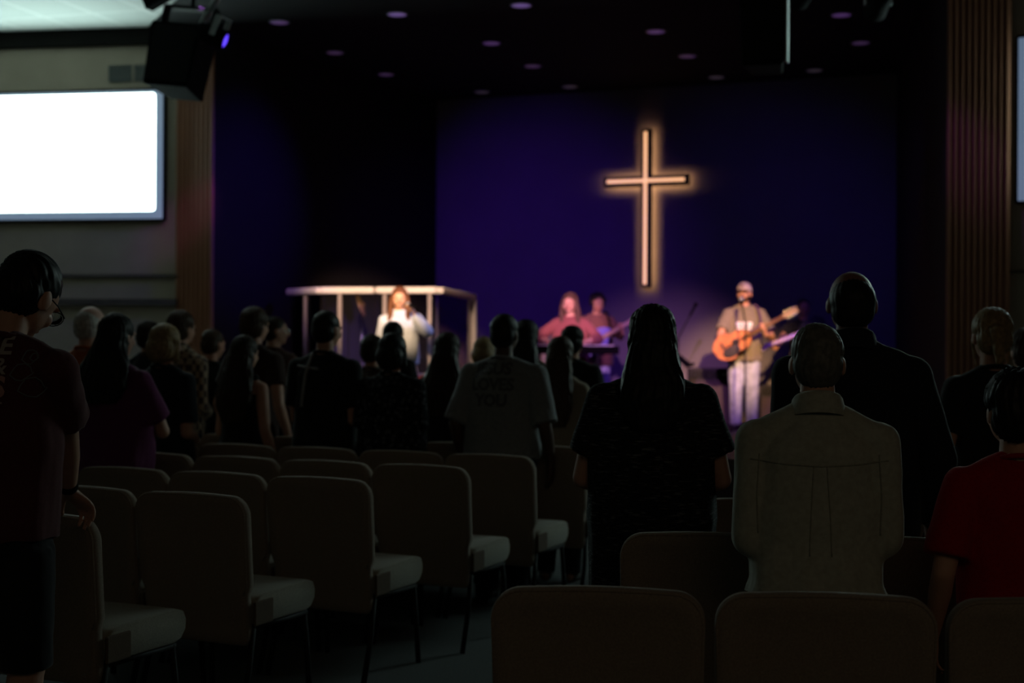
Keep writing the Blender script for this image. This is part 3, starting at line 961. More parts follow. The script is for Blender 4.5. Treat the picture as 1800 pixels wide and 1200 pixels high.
    for i, (z, a, b_, y) in enumerate(st):
        o_ = off * 1.2 if z < 0.70 else offs
        if top == 'tank' and z > 0.79:
            continue
        mn = 0.086 * girth * lk * (flare if i == 0 else 1)
        rings.append(g.ellring(B((0, y * h, z * h)), (max(a, mn) if z < 0.78 else a) * h + o_, (b_ if z < 0.78 else b_) * h + o_ * (0.8 if z > 0.78 else 1)))
    g.ring_loft(rings)
    for s in (-1, 1):
        e, wr, hd, pd, th, cu = arms[s]
        ag = 0.6 + 0.4 * girth
        if top == 'tank':
            g.cap(B((s * 0.055 * h, -0.030 * h, 0.76 * h)), 0.018 * h, B((s * 0.060 * h, -0.006 * h, 0.835 * h)), 0.016 * h, 10)
            g.cap(B((s * 0.055 * h, 0.030 * h, 0.76 * h)), 0.018 * h, B((s * 0.060 * h, -0.006 * h, 0.835 * h)), 0.016 * h, 10)
            continue
        g.cap(B((s * 0.026 * h, -0.010 * h, 0.830 * h)), 0.021 * h + offs, SHO[s] + np.array((-s * 0.010 * h, 0, 0.002 * h)), 0.029 * h + offs, 16)
        if sleeve <= 1.0:
            end = SHO[s] + (e - SHO[s]) * sleeve
            g.cap(SHO[s], 0.030 * h * ag + offs, end, (0.030 - 0.005 * sleeve) * h * ag + off * 1.25, 18, rounded=False)
            g.cap(SHO[s] - (e - SHO[s]) * 0.03, 0.030 * h * ag + offs, SHO[s] + (e - SHO[s]) * 0.05, 0.030 * h * ag + offs, 18)
        else:
            g.cap(SHO[s], 0.030 * h * ag + offs, e, 0.024 * h * ag + off * 0.9, 18)
            end = e + (wr - e) * (sleeve - 1.0)
            g.cap(e, 0.024 * h * ag + off * 0.9, end, 0.019 * h + off * 0.9, 18, rounded=True)
    vx = min(voxel + 0.001, 0.010)
    me = remeshed(g, vx, 4, 'shirt')
    fold = 0.007 * h / 1.7

    def fl(c, n):
        f = fold * wob(c * np.array((1, 1, 0.55)), seed, 26) + fold * 0.45 * wob(c * np.array((1, 1, 0.4)), seed + 3, 60)
        low = np.clip((0.62 * h - c[:, 2]) / (0.15 * h), 0, 1)
        f += 0.006 * low * np.sin(np.arctan2(c[:, 1], c[:, 0]) * 9 + seed)
        return f
    displace(me, fl)
    shirt = link({'tee': 'tee_shirt', 'tank': 'tank_top', 'shirt': 'shirt', 'jacket': 'jacket'}[top], me, topm, t)
    # collar
    g = Geo()
    a = np.arange(28) / 28 * 6.2832
    if top in ('tee',):
        pts = [B((math.cos(q) * 0.043 * h, (-0.006 + math.sin(q) * 0.042) * h, (0.842 - 0.012 * math.sin(q)) * h)) for q in a]
        g.tube(pts + pts[:2], 0.0065 * h, 8)
        cm = remeshed(g, 0.006, 1, 'collar'); link('neckband', cm, topm, shirt)
    elif top in ('shirt', 'jacket'):
        rings = []
        for r_, z_ in ((0.055, 0.826), (0.046, 0.862), (0.043, 0.866), (0.040, 0.860), (0.046, 0.826)):
            rings.append(np.array([B((math.cos(q) * r_ * h, (-0.006 + math.sin(q) * r_ * 0.98) * h, (z_ - 0.016 * math.sin(q)) * h)) for q in a]))
        g.ring_loft(rings, cap=False)
        co = g.build('collar', topm, shirt, smooth=True)
    # ---- hair
    if hair:
        g = Geo()
        hk = h * hs
        sh_n = 40
        if hair in ('short', 'crop'):
            g.ell(Hd((0, 0.002, 0.092)), np.array((0.0480, 0.0560, 0.0500)) * hk, HR, 24, 16)
            g.ell(Hd((0, -0.012, 0.066)), np.array((0.0455, 0.0440, 0.0500)) * hk, HR, 24, 16)
            amp = 0.0025; sm = 2
        elif hair == 'full':
            g.ell(Hd((0, 0.000, 0.094)), np.array((0.0535, 0.0610, 0.0550)) * hk, HR, 24, 16)
            g.ell(Hd((0, -0.016, 0.066)), np.array((0.0500, 0.0480, 0.0560)) * hk, HR, 24, 16)
            amp = 0.005; sm = 2
        elif hair == 'curly':
            for k in range(90):
                q = np.array((rs.gauss(0, 1), rs.gauss(0, 1), rs.gauss(0, 1))); q /= np.linalg.norm(q)
                if q[2] < -0.55 or (q[1] > 0.45 and q[2] < 0.25): continue
                g.ell(Hd(np.array((0, 0.0, 0.088)) + q * np.array((0.050, 0.058, 0.054))), np.array((1, 1, 1)) * 0.016 * hk, None, 10, 8)
            g.ell(Hd((0, -0.002, 0.092)), np.array((0.0500, 0.0560, 0.0540)) * hk, HR, 24, 16)
            amp = 0.004; sm = 1
        elif hair == 'fringe':                        # bald crown above a low shell of short hair
            g.ell(Hd((0, -0.004, 0.072)), np.array((0.0472, 0.0560, 0.0500)) * hk, HR, 24, 16)
            g.ell(Hd((0, -0.014, 0.052)), np.array((0.0440, 0.0420, 0.0380)) * hk, HR, 24, 16)
            amp = 0.0015; sm = 2
        elif hair == 'bob':
            g.ell(Hd((0, 0.002, 0.092)), np.array((0.0530, 0.0600, 0.0540)) * hk, HR, 24, 16)
            g.ell(Hd((0, -0.020, 0.050)), np.array((0.0570, 0.0500, 0.0560)) * hk, HR, 24, 16)
            for s in (-1, 1):
                g.cap(Hd((s * 0.046, 0.005, 0.075)), 0.016 * hk, Hd((s * 0.046, 0.010, 0.015)), 0.014 * hk, 12)
            amp = 0.003; sm = 3
        elif hair == 'bun':
            g.ell(Hd((0, 0.000, 0.092)), np.array((0.0510, 0.0590, 0.0530)) * hk, HR, 24, 16)
            g.ell(Hd((0, -0.020, 0.060)), np.array((0.0460, 0.0430, 0.0460)) * hk, HR, 24, 16)
            g.cap(Hd((0, -0.058, 0.075)), 0.020 * hk, Hd((0, -0.068, 0.000)), 0.013 * hk, 12)
            for s in (-1, 1):
                g.cap(Hd((s * 0.048, 0.012, 0.060)), 0.006 * hk, Hd((s * 0.040, 0.010, -0.008)), 0.004 * hk, 8)
            amp = 0.003; sm = 2
        else:                                         # long hair: (length below the chin, width, face side locks)
            ln_, wd, front = hair
            g.ell(Hd((0, 0.000, 0.093)), np.array((0.0530, 0.0610, 0.0560)) * hk, HR, 24, 16)
            g.ell(Hd((0, -0.016, 0.060)), np.array((0.0560, 0.0500, 0.0600)) * hk, HR, 24, 16)
            z0 = (piv[2] / h + 0.07 * hs)
            rings = []
            N = 8
            hx = Hd((0, -0.030, 0.060))
            for k in range(N + 1):
                q = k / N
                z = hx[2] + (0.86 * h - ln_ * h - hx[2]) * q
                wdk = (0.050 + (wd - 0.050) * min(1, q * 2.2)) * (1 if q < 0.75 else 1 - (q - 0.75) * 1.5)
                yb = -0.040 - 0.034 * min(1, q * 1.6)
                tb = B((0, yb * h, z))
                bl = max(0, 1 - q * 2.2)
                cx = tb * (1 - bl) + np.array((hx[0], hx[1], z)) * bl
                rings.append(g.ellring((cx[0], cx[1], z), wdk * h, (0.040 - 0.012 * q) * h, 24))
            g.ring_loft(rings)
            if front:
                for s in (-1, 1):
                    a_ = Hd((s * 0.043, 0.018, 0.090)); b_ = Hd((s * 0.056, 0.014, 0.020)); c_ = B((s * 0.062 * h, 0.040 * h, (0.80 - front) * h))
                    g.cap(a_, 0.016 * hk, b_, 0.019 * hk, 12); g.cap(b_, 0.019 * hk, c_, 0.015 * h, 12)
            amp = 0.0035; sm = 3
        # keep the face free
        me = remeshed(g, min(voxel, 0.008), sm, 'hair')

        def hf(c, n):
            q = c - piv
            th_ = np.arctan2(q[:, 0], -q[:, 1] + 0.0)
            zz = q[:, 2]
            return amp * (0.6 * np.sin(th_ * 23 + 2.0 * np.sin(zz * 31 + seed) + seed) + 0.5 * np.sin(th_ * 41 + zz * 22 + 1.7 * np.sin(zz * 47)) + 0.6 * wob(c, seed + 5, 70))
        displace(me, hf)
        link('hair', me, hairmat or hairm('dark', (0.012, 0.010, 0.009)), t)
    return t, dict(h=h, arms=arms, Hd=Hd, HR=HR, B=B, shirt=shirt, body=body, piv=piv)


def bvh_of(o):
    me = o.data
    n = len(me.vertices)
    co = np.empty(n * 3, np.float32); me.vertices.foreach_get('co', co)
    vs = [Vector(q) for q in co.reshape(-1, 3).tolist()]
    return BVHTree.FromPolygons(vs, [tuple(p.vertices) for p in me.polygons])


def on_back(bv, x, z, lift=0.003):
    hit = bv.ray_cast(Vector((x, -1.5, z)), Vector((0, 1, 0)))
    if hit[0] is None:
        return None
    return (hit[0].x, hit[0].y - lift, hit[0].z)


def back_text(parent, bv, txt, size, x, z, mat, name='lettering', align='CENTER', bold=0.0):
    cu = bpy.data.curves.new('txt', 'FONT'); cu.body = txt; cu.size = size; cu.align_x = align; cu.offset = bold; cu.resolution_u = 3
    o = bpy.data.objects.new('txt', cu); C.objects.link(o)
    dg = bpy.context.evaluated_depsgraph_get()
    me = bpy.data.meshes.new_from_object(o.evaluated_get(dg))
    bpy.data.objects.remove(o)
    bm = bmesh.new(); bm.from_mesh(me)
    bmesh.ops.triangulate(bm, faces=bm.faces)
    for _ in range(4):
        long_ = [e for e in bm.edges if e.calc_length() > 0.012]
        if not long_:
            break
        bmesh.ops.subdivide_edges(bm, edges=long_, cuts=1)
        bmesh.ops.triangulate(bm, faces=bm.faces)
    for v in bm.verts:
        p = on_back(bv, x + v.co.x, z + v.co.y)
        v.co = p if p else (x + v.co.x, -0.15, z + v.co.y)
    bm.to_mesh(me); bm.free()
    return link(name, me, mat, parent)


def back_stroke(parent, bv, pts, r, mat, name='print'):
    q = []
    for i in range(len(pts) - 1):
        a, b = Vector(pts[i]), Vector(pts[i + 1])
        for k in range(6):
            c = a.lerp(b, k / 6); p = on_back(bv, c.x, c.y, 0.001)
            if p: q.append(p)
    p = on_back(bv, *pts[-1], 0.001)
    if p: q.append(p)
    g = Geo(); g.tube(q, r, 6)
    return g.build(name, mat, parent, smooth=True)


def seat_left(px, r, extra=0.60):
    """depth of someone standing in front of row r of the left block at pixel column px"""
    u = (px - 900) / F
    s0 = row_r(0).dot(ln); ds = (row_r(4).dot(ln) - s0) / 4
    return (s0 + ds * r + extra) / (u * ln.x + ln.y)


def seat_right(px, s):
    u = (px - 900) / F
    return s / (u * rn.x + rn.y)


def stand(px, top, d, **kw):
    """feet and height for a head top at pixel (px, top) at depth d"""
    return dict(loc=((px - 900) / F * d, d, 0), h=(EYE + (600 - top) / F * d) * 0.988, **kw)


HB = hairm('black', (0.010, 0.009, 0.009)); HBR = hairm('brown', (0.045, 0.026, 0.016)); HDB = hairm('dark_brown', (0.022, 0.014, 0.010))
HBL = hairm('blonde', (0.22, 0.15, 0.075)); HGR = hairm('grey', (0.10, 0.095, 0.085)); HWH = hairm('white', (0.40, 0.37, 0.34)); HRB = hairm('red_brown', (0.12, 0.05, 0.025))

# --- near figures
d = 4.35
wr1 = None
loc = ((-4 - 900) / F * d, d, 0)
# his right hand rests on the corner of the nearest chair
cr = row_r(0) + lt * 0.03
hx = Matrix.Rotation(R(12), 4, 'Z') @ (Vector((cr.x - 0.01, cr.y - 0.02, 0.905)) - Vector(loc))
t, q = person(loc, 12, 1.765, 'man in a maroon tee shirt bowing his head, hand resting on a chair', topm=fabric('maroon_cotton', (0.075, 0.022, 0.026)), legs='shorts',
              hair='short', hairmat=HB, girth=0.98, sw=1.04, pitch=30, yaw=0, roll=13, lean=3, headscale=1.10, loose=1.2, sleeve=0.64, hem=0.50, voxel=0.0065,
              armR=((hx.x - 0.02, hx.y - 0.06, hx.z + 0.06), (1.0, -0.5, 0), (0.25, 0.75, -0.65), (0, -0.4, -1), (-1, 0.2, 0), 0.6), armL='clasp')
P1 = t
bv = bvh_of(q['shirt'])
lm = nmat('print_white', (0.30, 0.26, 0.25), 0.8, noise=0.1); lg = nmat('print_grey', (0.12, 0.13, 0.14), 0.8, noise=0.1); lr = nmat('print_rose', (0.36, 0.19, 0.18), 0.8, noise=0.1)
back_text(q['shirt'], bv, 'E', 0.075, 0.078, 1.445, lm, align='RIGHT', bold=0.002)
back_text(q['shirt'], bv, '&', 0.07, 0.078, 1.385, lm, align='RIGHT', bold=0.001)
back_text(q['shirt'], bv, 'RS', 0.085, 0.083, 1.318, lr, align='RIGHT', bold=0.003)
back_stroke(q['shirt'], bv, [(-0.04, 1.298), (0.075, 1.298)], 0.003, lm)
for cx, cz, rr in ((0.135, 1.435, 0.022), (0.120, 1.390, 0.026), (0.152, 1.345, 0.030), (0.148, 1.435, 0.012)):
    back_stroke(q['shirt'], bv, [(cx + rr * math.cos(a_ * 0.7) * (1 + 0.25 * math.sin(3 * a_)), cz + rr * math.sin(a_ * 0.7)) for a_ in range(10)], 0.0022, lg)
# wristband and glasses
e, wr, *_ = q['arms'][1]
g = Geo(); dv = (wr - e) / np.linalg.norm(wr - e); c0 = wr - dv * 0.045
g.cap(c0, 0.033, c0 + dv * 0.030, 0.032, 20, rounded=False)
g.build('wristband', M['black'], t, smooth=True)
Hd = q['Hd']; g = Geo()
for s in (-1, 1):
    g.tube([Hd((s * 0.049, -0.002, 0.072)), Hd((s * 0.050, 0.03, 0.072)), Hd((s * 0.044, 0.066, 0.070))], 0.0022, 6)
    a = np.arange(17) / 16 * 6.2832
    g.tube([Hd((s * 0.022 + math.cos(k) * 0.019, 0.0695, 0.066 + math.sin(k) * 0.013)) for k in a], 0.0018, 6)
g.tube([Hd((-0.004, 0.072, 0.069)), Hd((0.004, 0.072, 0.069))], 0.002, 6)
gl_ = g.build('glasses', M['black_metal'], t, smooth=True)
for s in (-1, 1):
    g = Geo(); g.ell(Hd((s * 0.022, 0.0695, 0.066)), np.array((0.0185, 0.0012, 0.0125)) * 1.8, q['HR'])
    g.build('lens', M['acrylic'], gl_, smooth=True)

t, q = person(**stand(1437, 557, seat_right(1437, 4.13)), ang=7, label='person with cropped grey hair in a pale grey button shirt, seen from behind', top='shirt', topm=fabric('pale_cotton', (0.31, 0.31, 0.26), nscale=60),
              hair='short', hairmat=HGR, girth=1.08, sw=1.05, flare=1.10, loose=1.3, sleeve=1.75, hem=0.505, voxel=0.0065, armR='clasp', armL='clasp', pitch=4, legm=fabric('brown_trousers', (0.06, 0.04, 0.03)))
bv = bvh_of(q['shirt']); h = q['h']
pm = fabric('pale_seam', (0.24, 0.24, 0.20))
back_stroke(q['shirt'], bv, [(-0.19, 0.755 * h), (-0.1, 0.748 * h), (0, 0.745 * h), (0.1, 0.748 * h), (0.19, 0.755 * h)], 0.0022, pm, 'yoke_seam')
for s in (-1, 1):
    back_stroke(q['shirt'], bv, [(s * 0.165, 0.765 * h), (s * 0.172, 0.69 * h), (s * 0.168, 0.62 * h)], 0.0022, pm, 'armhole_seam_crease')  # armhole seam, darkened to paint the crease between sleeve and torso
    back_stroke(q['shirt'], bv, [(s * 0.018, 0.745 * h), (s * 0.026, 0.66 * h), (s * 0.03, 0.585 * h)], 0.0018, pm, 'pleat')

t, q = person(**stand(1147, 531, seat_right(1147, 5.19)), ang=5, label='woman with long straight dark hair in a patterned black top', topm=pattern_mat('heather_black', (0.008, 0.008, 0.009), (0.11, 0.11, 0.115), 75, (0.35, 0.35, 2.2), 0.56, 0.70),
              hair=(0.13, 0.072, 0), hairmat=HB, girth=1.22, sw=1.18, female=True, loose=1.4, sleeve=0.66, hem=0.36, voxel=0.0075, armR='claspw', armL='claspw', legs='long_skirt', legm=fabric('black_skirt', (0.010, 0.010, 0.011)))
t, q = person(**stand(1497, 459, seat_right(1497, 5.19)), ang=6, label='tall balding man in a dark navy jacket, the tallest near figure', top='jacket', topm=fabric('navy_jacket', (0.012, 0.014, 0.020)),
              hair='fringe', hairmat=HB, skinm=skin((0.20, 0.09, 0.065)), girth=1.15, sw=1.14, loose=1.4, sleeve=1.8, hem=0.46, voxel=0.0075, armR='down', armL='clasp')
t, q = person(**stand(1745, 531, seat_right(1745, 6.25)), ang=4, label='woman with blonde tied-back hair in a black short sleeved top', topm=fabric('black_cotton_top', (0.013, 0.013, 0.014)),
              hair='bun', hairmat=HBL, female=True, girth=1.0, sw=1.0, sleeve=0.62, hem=0.50, voxel=0.0075, legm=fabric('grey_jeans', (0.05, 0.06, 0.07)), armR='down', armL='down', pitch=6)
t, q = person(**stand(1786, 655, seat_right(1786, 4.13)), ang=0, label='dark haired child in a bright red tee shirt at the frame edge', topm=fabric('red_cotton', (0.26, 0.006, 0.010)),
              hair='full', hairmat=HB, headscale=1.12, girth=1.02, sw=1.08, loose=1.3, sleeve=0.80, hem=0.48, voxel=0.007, armR='down', armL='down', legm=fabric('khaki', (0.05, 0.045, 0.035)))
person(**stand(1806, 570, seat_right(1806, 7.3)), ang=6, label='person mostly cut by the frame beyond the ponytailed woman', topm=fabric('dark_green_top', (0.02, 0.022, 0.02)), hair='full', hairmat=HBR, voxel=0.010)
person(**stand(1572, 615, seat_right(1572, 7.3)), ang=6, label='person in a grey sleeved top mostly hidden behind the tall man in the jacket', top='shirt', topm=fabric('slate_shirt', (0.10, 0.11, 0.13)), hair='short', hairmat=HDB, voxel=0.010, sleeve=1.3, girth=1.1)

# --- left block congregation
K = lambda px, top, r, **kw: stand(px, top, seat_left(px, r), **kw)
t, q = person(**K(205, 552, 2), ang=24, label='woman with long black hair in a magenta tee shirt', topm=fabric('magenta_cotton', (0.10, 0.020, 0.072)), hair=(0.14, 0.10, 0), hairmat=HB, female=True, girth=1.12, sw=1.10, loose=1.4, sleeve=0.75, armR='fold', armL='fold', hem=0.45)
person(**K(290, 569, 3), ang=26, label='woman with a blonde bob in a black top', topm=fabric('black_knit', (0.012, 0.014, 0.018)), hair='bob', hairmat=HBL, female=True, girth=1.1, sw=1.08, sleeve=0.8, armR='clasp', armL='clasp')
person(**K(157, 534, 3), ang=24, label='bald white haired man in an orange shirt', topm=fabric('orange_cotton', (0.36, 0.09, 0.03)), hair='fringe', hairmat=HWH, skinm=skin((0.48, 0.28, 0.22)), girth=1.1)
person(**K(318, 547, 5), ang=28, label='man with brown hair in a plaid shirt beyond the blonde bob', top='shirt', topm=plaid_mat('plaid_flannel'), hair='full', hairmat=HBR, sleeve=1.8, armR='clasp', armL='clasp')
person(**K(262, 566, 6), ang=26, label='dark haired person half hidden between the long black hair and the blonde bob', topm=fabric('charcoal_a', (0.02, 0.02, 0.022)), hair='full', hairmat=HDB)
person(**K(372, 580, 6), ang=26, label='short person with cropped hair beside the wooden pillar, in a black tee', topm=fabric('black_tee_a', (0.013, 0.013, 0.014)), hair='short', hairmat=HBR, headscale=1.05, girth=0.92, sw=0.92, skinm=skin((0.46, 0.22, 0.15)), pitch=5)
person(**K(447, 540, 5), ang=26, label='man with tousled brown hair standing behind the long haired girl', topm=fabric('dark_brown_tee', (0.035, 0.02, 0.018)), hair='full', hairmat=HBR)
t, q = person(**K(482, 555, 7), ang=32, label='person with glasses turned towards the stage beside the tousled haired man', topm=fabric('rust_tee', (0.06, 0.028, 0.022)), hair='short', hairmat=HDB, yaw=30)
Hd = q['Hd']; g = Geo()
for s in (-1, 1):
    g.tube([Hd((s * 0.049, -0.002, 0.072)), Hd((s * 0.044, 0.066, 0.070))], 0.0022, 6)
    g.tube([Hd((s * 0.022 + math.cos(k) * 0.019, 0.0695, 0.066 + math.sin(k) * 0.013)) for k in np.arange(17) / 16 * 6.2832], 0.002, 6)
g.build('glasses', M['chrome'], t, smooth=True)
person(**K(430, 590, 4), ang=26, label='girl with long brown hair in a black sleeveless top and maroon skirt', top='tank', topm=fabric('black_tank', (0.010, 0.010, 0.011)), hair=(0.21, 0.088, 0), hairmat=HDB, female=True, girth=0.98, sw=0.98, legs='skirt', legm=fabric('maroon_skirt', (0.10, 0.018, 0.022)), hem=0.54, armR='down', armL='clasp')
t, q = person(**K(573, 543, 4), ang=26, label='man in a black tee shirt printed with a thin grey cross', topm=fabric('black_tee_cross', (0.010, 0.010, 0.011)), hair='short', hairmat=HB, girth=1.08, sw=1.08, loose=1.3, sleeve=0.75, armR='clasp', armL='clasp')
bv = bvh_of(q['shirt'])
gp = nmat('print_silver', (0.22, 0.22, 0.23), 0.8, noise=0.2, nscale=60)
back_stroke(q['shirt'], bv, [(-0.052, 1.42), (-0.064, 1.31), (-0.078, 1.20), (-0.085, 1.09)], 0.011, gp, 'cross_print')
back_stroke(q['shirt'], bv, [(-0.155, 1.335), (-0.065, 1.325), (0.02, 1.318)], 0.008, gp, 'cross_print')
person(**K(690, 583, 4), ang=22, label='woman with short hair in a dark floral top', topm=pattern_mat('floral_dark', (0.085, 0.085, 0.095), (0.008, 0.008, 0.010), 30, (1, 1, 1), 0.22, 0.40, 'spots'), hair='bob', hairmat=HB, female=True, girth=1.16, sw=1.12, loose=1.5, sleeve=0.85, armR='clasp', armL='clasp')
person(**K(655, 588, 6), ang=24, label='dark haired person just behind the woman in the floral top, in a grey brown shirt', topm=fabric('grey_brown_top', (0.05, 0.035, 0.03)), hair='full', hairmat=HDB, girth=0.95)
person(**K(691, 562, 7), ang=20, label='black haired person right in front of the white jacketed singer', topm=fabric('black_tee_b', (0.012, 0.012, 0.013)), hair='short', hairmat=HB, girth=0.85, sw=0.8)
person(**K(787, 583, 5), ang=18, label='woman with long dark hair in black before the drum shield corner post', topm=fabric('black_top_d', (0.011, 0.010, 0.011)), hair=(0.20, 0.088, 0), hairmat=HDB, female=True, girth=1.0, sleeve=1.6)
t, q = person(**K(886, 547, 4), ang=20, label='broad man in a pale grey tee shirt with three lines of dark lettering', topm=fabric('pale_grey_cotton', (0.175, 0.18, 0.185), nscale=60), hair='crop', hairmat=HB, skinm=skin((0.075, 0.038, 0.026)), girth=1.16, sw=1.16, loose=1.4, sleeve=0.95, hem=0.50, armR='down', armL='down', legm=fabric('navy_shorts', (0.012, 0.014, 0.022)))
bv = bvh_of(q['shirt'])
tm = nmat('print_dark', (0.075, 0.076, 0.08), 0.8, noise=0.1)
back_text(q['shirt'], bv, 'JESUS', 0.092, -0.03, 1.305, tm, bold=0.004)
back_text(q['shirt'], bv, 'LOVES', 0.092, -0.03, 1.215, tm, bold=0.004)
back_text(q['shirt'], bv, 'YOU', 0.092, -0.03, 1.125, tm, bold=0.004)
person(**K(925, 560, 6), ang=18, label='woman with long dark hair right behind the broad man in pale grey', topm=fabric('tan_top', (0.12, 0.085, 0.06)), hair=(0.16, 0.075, 0), hairmat=HB, female=True, girth=1.0, sleeve=1.5)
person(**K(986, 589, 5, ), ang=18, label='woman with long light brown hair in a light tan top', topm=fabric('light_tan_top', (0.20, 0.16, 0.12)), hair=(0.22, 0.072, 0), hairmat=HBR, female=True, girth=0.92, sw=0.95, sleeve=1.5, armR='clasp', armL='clasp', hem=0.44)
person(**K(1006, 570, 7), ang=16, label='black haired person in black in front of the singer in the mauve top', topm=fabric('black_tee_e', (0.012, 0.012, 0.013)), hair='full', hairmat=HB, sw=1.0)
person(**K(851, 590, 7), ang=18, label='light haired person almost hidden at the shoulder of the broad man', topm=fabric('stone_top', (0.12, 0.11, 0.10)), hair='bob', hairmat=HBL, female=True, girth=0.9, sw=0.85)

# ------------------------------------------------------------------ the band on stage
BAND = 'worship band on the stage'


def on_stage(px, top, d):
    return dict(loc=((px - 900) / F * d, d, SH), h=(EYE + (600 - top) / F * d - SH) * 0.985)


def instrument(loc, rot_m, kind, top_mat, label, bodyl=0.50, bodyw=0.39, depth=0.10, neckl=0.45):
    """guitar lying along local +x (neck), front facing local -y, body centred at the origin"""
    t = empty(kind, loc); t.matrix_world = Matrix.Translation(loc) @ rot_m.to_4x4()
    tag(t, label, 'guitar')
    g = Geo()
    up_, lo_ = [], []
    N = 28
    for k in range(N + 1):
        s = k / N
        x = -bodyl / 2 + bodyl * s
        if depth > 0.06:
            wv = 0.5 * bodyw * math.sin(math.pi * min(1, max(0, s * 0.97 + 0.015))) ** 0.5 * (1.0 - 0.24 * s - 0.24 * math.exp(-((s - 0.60) / 0.13) ** 2))
            up_.append((x, wv)); lo_.append((x, -wv))
        else:
            wv = 0.5 * bodyw * math.sin(math.pi * min(1, s * 0.96 + 0.02)) ** 0.45 * (1.0 - 0.20 * math.exp(-((s - 0.55) / 0.14) ** 2))
            up_.append((x + 0.05 * s, wv)); lo_.append((x - 0.04 * s, -wv))
    out = up_ + lo_[::-1][1:-1]
    n = len(out)
    rings = []
    for y, k in ((-depth / 2, 0.97), (-depth / 2 + 0.006, 1.0), (depth / 2 - 0.006, 1.0), (depth / 2, 0.97)):
        rings.append(np.array([(x * k, y, z * k) for x, z in out]))
    g.ring_loft(rings)
    bo = g.build('body', top_mat[0], t)
    dark = nmat('ebony', (0.02, 0.014, 0.012), 0.4, noise=0.1)
    if depth > 0.06:
        g = Geo(); g.ell((0.045, -depth / 2 - 0.001, 0), (0.048, 0.002, 0.048), nu=24); g.build('sound_hole', dark, t)
        g = Geo(); g.ell((-0.05, -depth / 2 - 0.002, -0.075), (0.115, 0.003, 0.070), nu=20); g.build('pickguard', dark, t)
        g = Geo(); g.box((-0.13, -depth / 2 - 0.010, -0.08), (-0.105, -depth / 2, 0.08)); g.build('bridge', dark, t, bevel=0.003)
    else:
        g = Geo()
        for x in (-0.06, 0.05):
            g.box((x, -depth / 2 - 0.008, -0.04), (x + 0.035, -depth / 2, 0.04))
        g.build('pickup', dark, t, bevel=0.003)
    x0 = bodyl / 2 - 0.06; x1 = bodyl / 2 + neckl
    g = Geo(); ny = -depth / 2 - 0.012
    rings = []
    for x, hz_ in ((x0 - 0.05, 0.030), (x1, 0.023)):
        a = np.arange(12) / 12 * 6.2832
        rings.append(np.stack([np.full(12, x), ny + 0.012 + np.sin(a) * 0.015, np.cos(a) * hz_], 1))
    g.ring_loft(rings); g.build('neck', top_mat[1], t, smooth=True)
    g = Geo(); g.ring_loft([np.array([(x1, ny, -0.024), (x1, ny, 0.024), (x1, ny + 0.02, 0.024), (x1, ny + 0.02, -0.024)]), np.array([(x1 + 0.09, ny + 0.02, -0.042), (x1 + 0.09, ny + 0.02, 0.042), (x1 + 0.09, ny + 0.036, 0.042), (x1 + 0.09, ny + 0.036, -0.042)]), np.array([(x1 + 0.19, ny + 0.04, -0.036), (x1 + 0.19, ny + 0.04, 0.036), (x1 + 0.19, ny + 0.055, 0.036), (x1 + 0.19, ny + 0.055, -0.036)])])
    hsd = g.build('headstock', top_mat[1], t)
    for k in range(3):
        for s in (-1, 1):
            g = Geo(); g.cap((x1 + 0.04 + 0.05 * k, ny + 0.03, s * 0.035), 0.006, (x1 + 0.04 + 0.05 * k, ny + 0.03, s * 0.058), 0.009, 8)
            g.build('tuning_peg', M['chrome'], hsd, smooth=True)
    g = Geo()
    for k in range(6):
        z = -0.016 + 0.0064 * k
        g.tube([(-0.11, -depth / 2 - 0.012, z * 1.6), (x1, ny - 0.004, z)], 0.0012, 5)
    g.build('strings', M['chrome'], t)
    return t


def strap_obj(parent, pts, mat):
    """flat strap through world points, child of the instrument"""
    g = Geo()
    mi = parent.matrix_world.inverted()
    q = [mi @ Vector(p) for p in pts]
    fine = []
    for i in range(len(q) - 1):
        p0 = q[max(i - 1, 0)]; p1 = q[i]; p2 = q[i + 1]; p3 = q[min(i + 2, len(q) - 1)]
        for k in range(5):
            t_ = k / 5
            fine.append(0.5 * ((2 * p1) + (p2 - p0) * t_ + (2 * p0 - 5 * p1 + 4 * p2 - p3) * t_ * t_ + (3 * p1 - p0 - 3 * p2 + p3) * t_ ** 3))
    fine.append(q[-1])
    g.tube(fine, 0.016, 8)
    return g.build('strap', mat, parent, smooth=True)


def frame_from(xdir, front):
    x = Vector(xdir).normalized(); y = -Vector(front); y = (y - x * y.dot(x)).normalized(); z = x.cross(y)
    return Matrix((x, y, z)).transposed()


# leader with a cap and an acoustic guitar
d4 = 17.7
o4 = on_stage(1308, 492, d4)
ang4 = 190
L4 = Vector(o4['loc'])


def local_of(loc, ang, wpt):
    return Matrix.Rotation(R(ang), 3, 'Z') @ (Vector(wpt) - Vector(loc))


